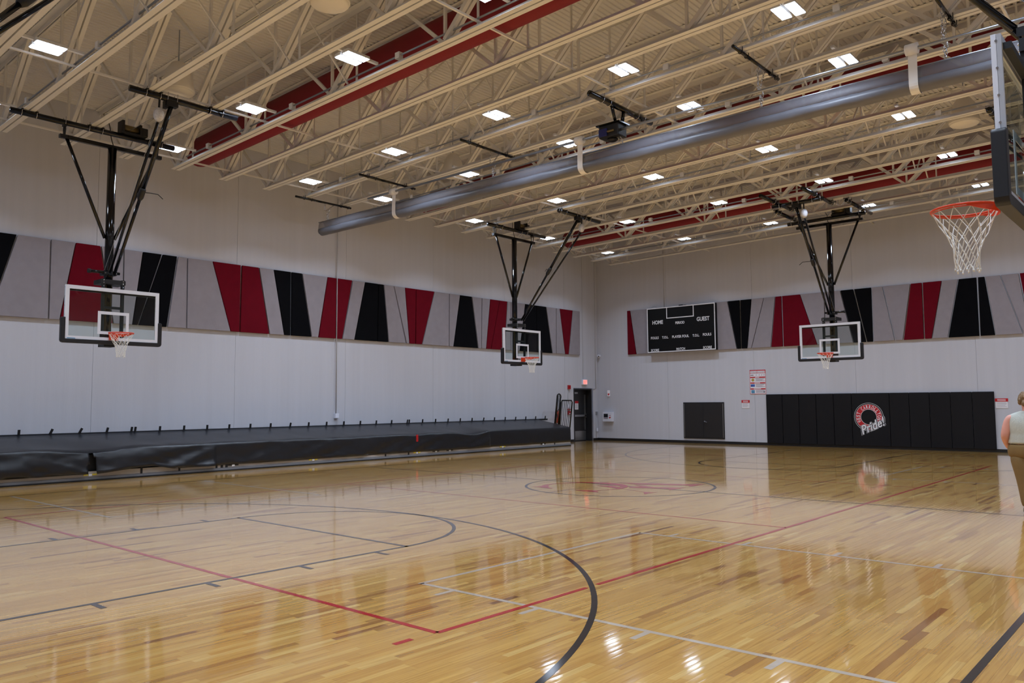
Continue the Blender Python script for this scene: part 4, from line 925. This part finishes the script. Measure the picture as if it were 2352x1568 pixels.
cv = empty('bleacher_cover', (0, 0, 0)); tag(cv, 'long wrinkled black vinyl tarp draped over the folded bleachers', 'cover')
prof0 = [(-11.13, 0.985), (-11.09, 0.955), (-10.8, 0.905), (-10.5, 0.855), (-10.2, 0.80), (-9.95, 0.755), (-9.75, 0.72), (-9.62, 0.697), (-9.585, 0.688), (-9.570, 0.672), (-9.565, 0.63), (-9.56, 0.57), (-9.558, 0.50), (-9.556, 0.43), (-9.554, 0.36), (-9.552, 0.29), (-9.55, 0.22), (-9.548, 0.15)]
ny = 520; ys = [YB0 + (YB1 - YB0) * i / ny for i in range(ny + 1)]
b = MB(); k = len(prof0)
def ridge(a_, b_, c_): return (1 - abs(noise.noise((a_, b_, c_))) * 2.2)
for y in ys:
    # places where the tarp sags between supports
    sag = 0.0
    for cy_, wd_, dp_ in ((5.75, 1.0, 0.11), (-6.06, 1.15, 0.10), (-9.0, 1.3, 0.05), (0.6, 1.5, 0.02), (3.35, 0.7, 0.025)):
        q = (y - cy_) / wd_
        if abs(q) < 1: sag = max(sag, dp_ * (math.cos(PI * q) * 0.5 + 0.5))
    rough = 1.5 if y < -3.2 else (0.9 if y < 6.6 else 0.3)
    lift = 0.0
    if -5.96 < y < -4.3: lift = 0.085 * min(1, (y + 5.96) / 0.9) * min(1, (-4.3 - y) / 0.4)
    for j, (px, pz) in enumerate(prof0):
        x, z = px, pz
        if 4 <= j <= 11: z -= sag * max(0, 1 - abs(j - 8) / 4.5)
        if 2 <= j <= 7: z += 0.010 * rough * noise.noise((y * 2.0, j * 0.5, 0.3)) + 0.007 * rough * ridge(y * 1.7 + j * 0.35, j * 0.3, 5.3)
        if j >= 9:
            t = (j - 8) / 9.0
            fold = 0.028 * noise.noise((y * 1.3 + j * 0.10, j * 0.2, 2.0)) + 0.030 * ridge(y * 1.1 + j * 0.22, j * 0.12, 7.0) + 0.022 * ridge(y * 2.4 - j * 0.45, j * 0.15, 3.0) + 0.006 * noise.noise((y * 9, j * 0.9, 4.0))
            x += rough * (0.25 + 0.75 * t) * (fold + 0.01) + (0.05 * t if y < -3.2 else 0)
            z += t * (lift + 0.015 * noise.noise((y * 0.8, 9.1, 0)))
        b.v.append((x, y, z))
for i in range(ny):
    ym = (ys[i] + ys[i + 1]) / 2
    for j in range(k - 1):
        if j >= 9 and abs(ym + 6.06) < 0.03 + 0.010 * (j - 9): continue
        b.f.append((i * k + j, i * k + j + 1, (i + 1) * k + j + 1, (i + 1) * k + j))
o = b.build('tarp_sheet', 'black_vinyl', cv, smooth=True, fix=False); s_ = o.modifiers.new('solid', 'SOLIDIFY'); s_.thickness = 0.004; s_.offset = 1
# closed right end of the tarp
e_ = MB(); pts = [(px + 0.01, pz) for px, pz in prof0]; e_.prism(pts + [(-11.13, 0.15)], 1, YB1, YB1 + 0.012); e_.build('tarp_end', 'black_vinyl', cv)
MB().box(-11.17, -11.12, YB0, YB1 + 0.6, 0.93, 0.99).build('wall_rail', 'black_matte', cv)
ticks = [-4.51 - 0.62 * i for i in range(1, 11)] + [-4.55, -4.46] + [-4.47 + 0.625 * i for i in range(1, 14)] + [4.31, 4.40] + [4.40 + 0.59 * i for i in range(1, 13)]
for i, y in enumerate(ticks):
    tl = {0: 0.03, 1: 0.07, 2: 0.06, 10: 0.015, 11: 0.01}.get(i, 0.02 if i % 7 == 4 else 0.0)
    MB().beam((-11.12, y, 0.95), (-11.10, y + tl, 1.095), 0.052, 0.014, up=(1, 0, 0)).build('tie_strap', 'black_matte', cv)
MB().box(-9.548, -9.535, 3.30, 3.38, 0.46, 0.67).build('red_tab', 'alarm_red', cv, 'small red strap tab on the front of the tarp')

def rail(pts, r, bars, label):
    t = empty('guard_rail', (0, 0, 0)); tag(t, label, 'railing')
    MB().tube(pts, r, 10).build('rail_frame', 'black_steel', t, smooth=True)
    for a, c in bars: MB().tube([a, c], 0.011, 6).build('rail_bar', 'black_steel', t)
XRR = -10.55
def bend(p, q, n=8):   # rounded top of an upright loop
    return p
loop = [(XRR, 11.32, 0.40), (XRR, 11.55, 1.83)] + [(XRR, 11.66 - 0.11 * math.cos(PI * i / 8), 1.84 + 0.11 * math.sin(PI * i / 8)) for i in range(9)] + [(XRR, 11.74, 1.75), (XRR, 11.55, 0.40)]
rail(loop, 0.03, [((XRR, 11.40, 0.5), (XRR, 11.62, 1.9)), ((XRR, 11.46, 0.5), (XRR, 11.68, 1.9))], 'tall narrow looped black guard rail at the end of the covered bleachers')
gate = [(XRR, 11.63, 0.40), (XRR, 11.81, 1.62), (XRR, 11.86, 1.70), (XRR, 12.46, 1.70), (XRR, 12.51, 1.62), (XRR, 12.28, 0.30)]
rail(gate, 0.027, [((XRR, 11.70 + 0.115 * i, 0.35), (XRR, 11.92 + 0.115 * i, 1.69)) for i in range(5)], 'wide barred black guard rail nearest to the dark door')

# ================================================================ PERSON
def loft(rings, name, m, parent, n=20, cap=True):
    """rings: (cx, cy, z, rx, ry)"""
    b = MB()
    for cx_, cy_, z, rx, ry in rings:
        for q in range(n):
            t = 2 * PI * q / n; b.v.append((cx_ + rx * math.cos(t), cy_ + ry * math.sin(t), z))
    for i in range(len(rings) - 1):
        for q in range(n):
            q2 = (q + 1) % n; b.f.append((i * n + q, i * n + q2, (i + 1) * n + q2, (i + 1) * n + q))
    if cap: b.f.append(tuple(reversed(range(n)))); b.f.append(tuple((len(rings) - 1) * n + q for q in range(n)))
    o = b.build(name, m, parent, smooth=True); sd = o.modifiers.new('sub', 'SUBSURF'); sd.levels = 1; sd.render_levels = 1
    return o
per_ = empty('person', (6.735, 0.41, 0), 0.15); tag(per_, 'person seen from behind in a sleeveless knit top and olive trousers, at right edge', 'person')
# local: faces +y (away from the camera), left of body = -x
sk = []; ed = []; rad = []
def jv(p, r, par=None):
    sk.append(p); rad.append(r)
    if par is not None: ed.append((par, len(sk) - 1))
    return len(sk) - 1
pel = jv((0, 0, 0.93), 0.17); wst = jv((0, 0.01, 1.08), 0.155, pel); che = jv((0, 0.01, 1.25), 0.165, wst); nkb = jv((0, -0.01, 1.40), 0.08, che); nk = jv((0, 0.0, 1.46), 0.056, nkb)
hd0 = jv((0, 0.02, 1.54), 0.075, nk); hd1 = jv((0, 0.03, 1.61), 0.088, hd0); hd2 = jv((0, 0.02, 1.67), 0.07, hd1)
for sx in (-1, 1):
    sh = jv((sx * 0.225, -0.01, 1.35), 0.072, che); el = jv((sx * 0.290, -0.04, 1.08), 0.060, sh); wr = jv((sx * 0.265, 0.14, 0.93), 0.038, el)
    pm_ = jv((sx * 0.235, 0.21, 0.905), 0.036, wr)
    for fi, (dx, ln_) in enumerate(((-0.030, 0.075), (-0.010, 0.085), (0.010, 0.08), (0.030, 0.062))):
        a1 = jv((sx * (0.225 + dx), 0.245, 0.90), 0.0095, pm_); a2 = jv((sx * (0.22 + dx), 0.245 + ln_ * 0.5, 0.885), 0.009, a1); jv((sx * (0.215 + dx), 0.245 + ln_ * 0.7, 0.855), 0.0085, a2)
    t1 = jv((sx * 0.195, 0.18, 0.915), 0.011, wr); jv((sx * 0.175, 0.215, 0.90), 0.010, t1)
    fw_ = 0.16 if sx > 0 else -0.10     # mid-stride: one foot ahead of the other
    hp = jv((sx * 0.105, 0, 0.85), 0.125, pel); kn = jv((sx * 0.085, fw_ * 0.6, 0.49), 0.07, hp); an = jv((sx * 0.055, fw_ - 0.03, 0.10), 0.044, kn); jv((sx * 0.06, fw_ + 0.10, 0.035), 0.032, an)
me = bpy.data.meshes.new('body'); me.from_pydata(sk, ed, []); me.materials.append(M['skin'])
bo = bpy.data.objects.new('body', me); C.objects.link(bo); bo.parent = per_
md = bo.modifiers.new('skin', 'SKIN'); md.use_smooth_shade = True
for i, sv in enumerate(me.skin_vertices[0].data): sv.radius = (rad[i], rad[i]); sv.use_root = (i == 0)
sd = bo.modifiers.new('sub', 'SUBSURF'); sd.levels = 2; sd.render_levels = 2
loft([(0, 0.0, 0.965, 0.262, 0.172), (0, 0, 1.0, 0.255, 0.170), (0, 0, 1.035, 0.243, 0.166), (0, 0, 1.07, 0.247, 0.170), (0, 0, 1.11, 0.235, 0.163), (0, 0.0, 1.15, 0.244, 0.168), (0, 0.0, 1.20, 0.25, 0.168), (0, 0.0, 1.26, 0.255, 0.165), (0, 0, 1.32, 0.258, 0.148), (0, -0.005, 1.37, 0.25, 0.118), (0, -0.008, 1.405, 0.20, 0.092), (0, -0.008, 1.435, 0.11, 0.078), (0, -0.008, 1.45, 0.085, 0.074)], 'knit_top', 'knit_top', per_, 28)
loft([(0, 0, 0.76, 0.245, 0.165), (0, 0, 0.82, 0.262, 0.178), (0, 0, 0.88, 0.27, 0.18), (0, 0, 0.94, 0.262, 0.172), (0, 0, 0.985, 0.25, 0.166)], 'trousers', 'trouser_olive', per_, 28)
for sx in (-1, 1):
    fw_ = 0.16 if sx > 0 else -0.10
    loft([(sx * 0.062, fw_ - 0.02, 0.07, 0.066, 0.075), (sx * 0.068, fw_ * 0.85, 0.25, 0.076, 0.084), (sx * 0.085, fw_ * 0.6, 0.49, 0.096, 0.10), (sx * 0.105, fw_ * 0.32, 0.66, 0.118, 0.128), (sx * 0.122, fw_ * 0.1, 0.78, 0.126, 0.145), (sx * 0.11, 0.0, 0.86, 0.10, 0.11)], 'trouser_leg', 'trouser_olive', per_, 20)
    loft([(sx * 0.063, fw_ + 0.04, 0.0, 0.048, 0.13), (sx * 0.063, fw_ + 0.04, 0.03, 0.05, 0.132), (sx * 0.063, fw_ + 0.015, 0.07, 0.045, 0.09), (sx * 0.063, fw_ - 0.015, 0.10, 0.042, 0.055)], 'shoe', 'shoe_dark', per_, 16)
hb = MB()
for i in range(60):
    th = random.uniform(0, 2 * PI); ph = math.acos(random.uniform(-0.45, 1))
    d = Vector((math.sin(ph) * math.cos(th), math.sin(ph) * math.sin(th), math.cos(ph)))
    if d.y > 0.45 and d.z < 0.55: continue
    c_ = Vector((0, 0.0, 1.60)) + Vector((d.x * 0.082, d.y * 0.092, d.z * 0.098)); hb.sphere(c_, random.uniform(0.024, 0.036), 8, 6, (1, 1, 1.25))
hb.sphere((0, -0.005, 1.615), 0.098, 16, 12, (0.95, 0.98, 1.05)); hb.sphere((0.0, -0.09, 1.55), 0.055, 12, 8, (1.2, 0.8, 1))
hb.build('hair', 'hair_blond', per_, smooth=True)
for sx in (-1, 1):
    ey = MB().sphere((sx * 0.032, 0.112, 1.60), 0.013, 10, 8).build('eye', 'eye_white', per_, smooth=True); MB().sphere((sx * 0.032, 0.122, 1.60), 0.006, 8, 6).build('pupil', 'eye_dark', ey, smooth=True)
    MB().sphere((sx * 0.092, 0.02, 1.59), 0.022, 10, 8, (0.45, 0.8, 1.3)).build('ear', 'skin', per_, smooth=True)
MB().sphere((0, 0.128, 1.572), 0.014, 10, 8, (0.8, 1.0, 1.5)).build('nose', 'skin', per_, smooth=True)
MB().sphere((0, 0.108, 1.532), 0.016, 10, 8, (1.4, 0.6, 0.4)).build('mouth', 'lip', per_, smooth=True)
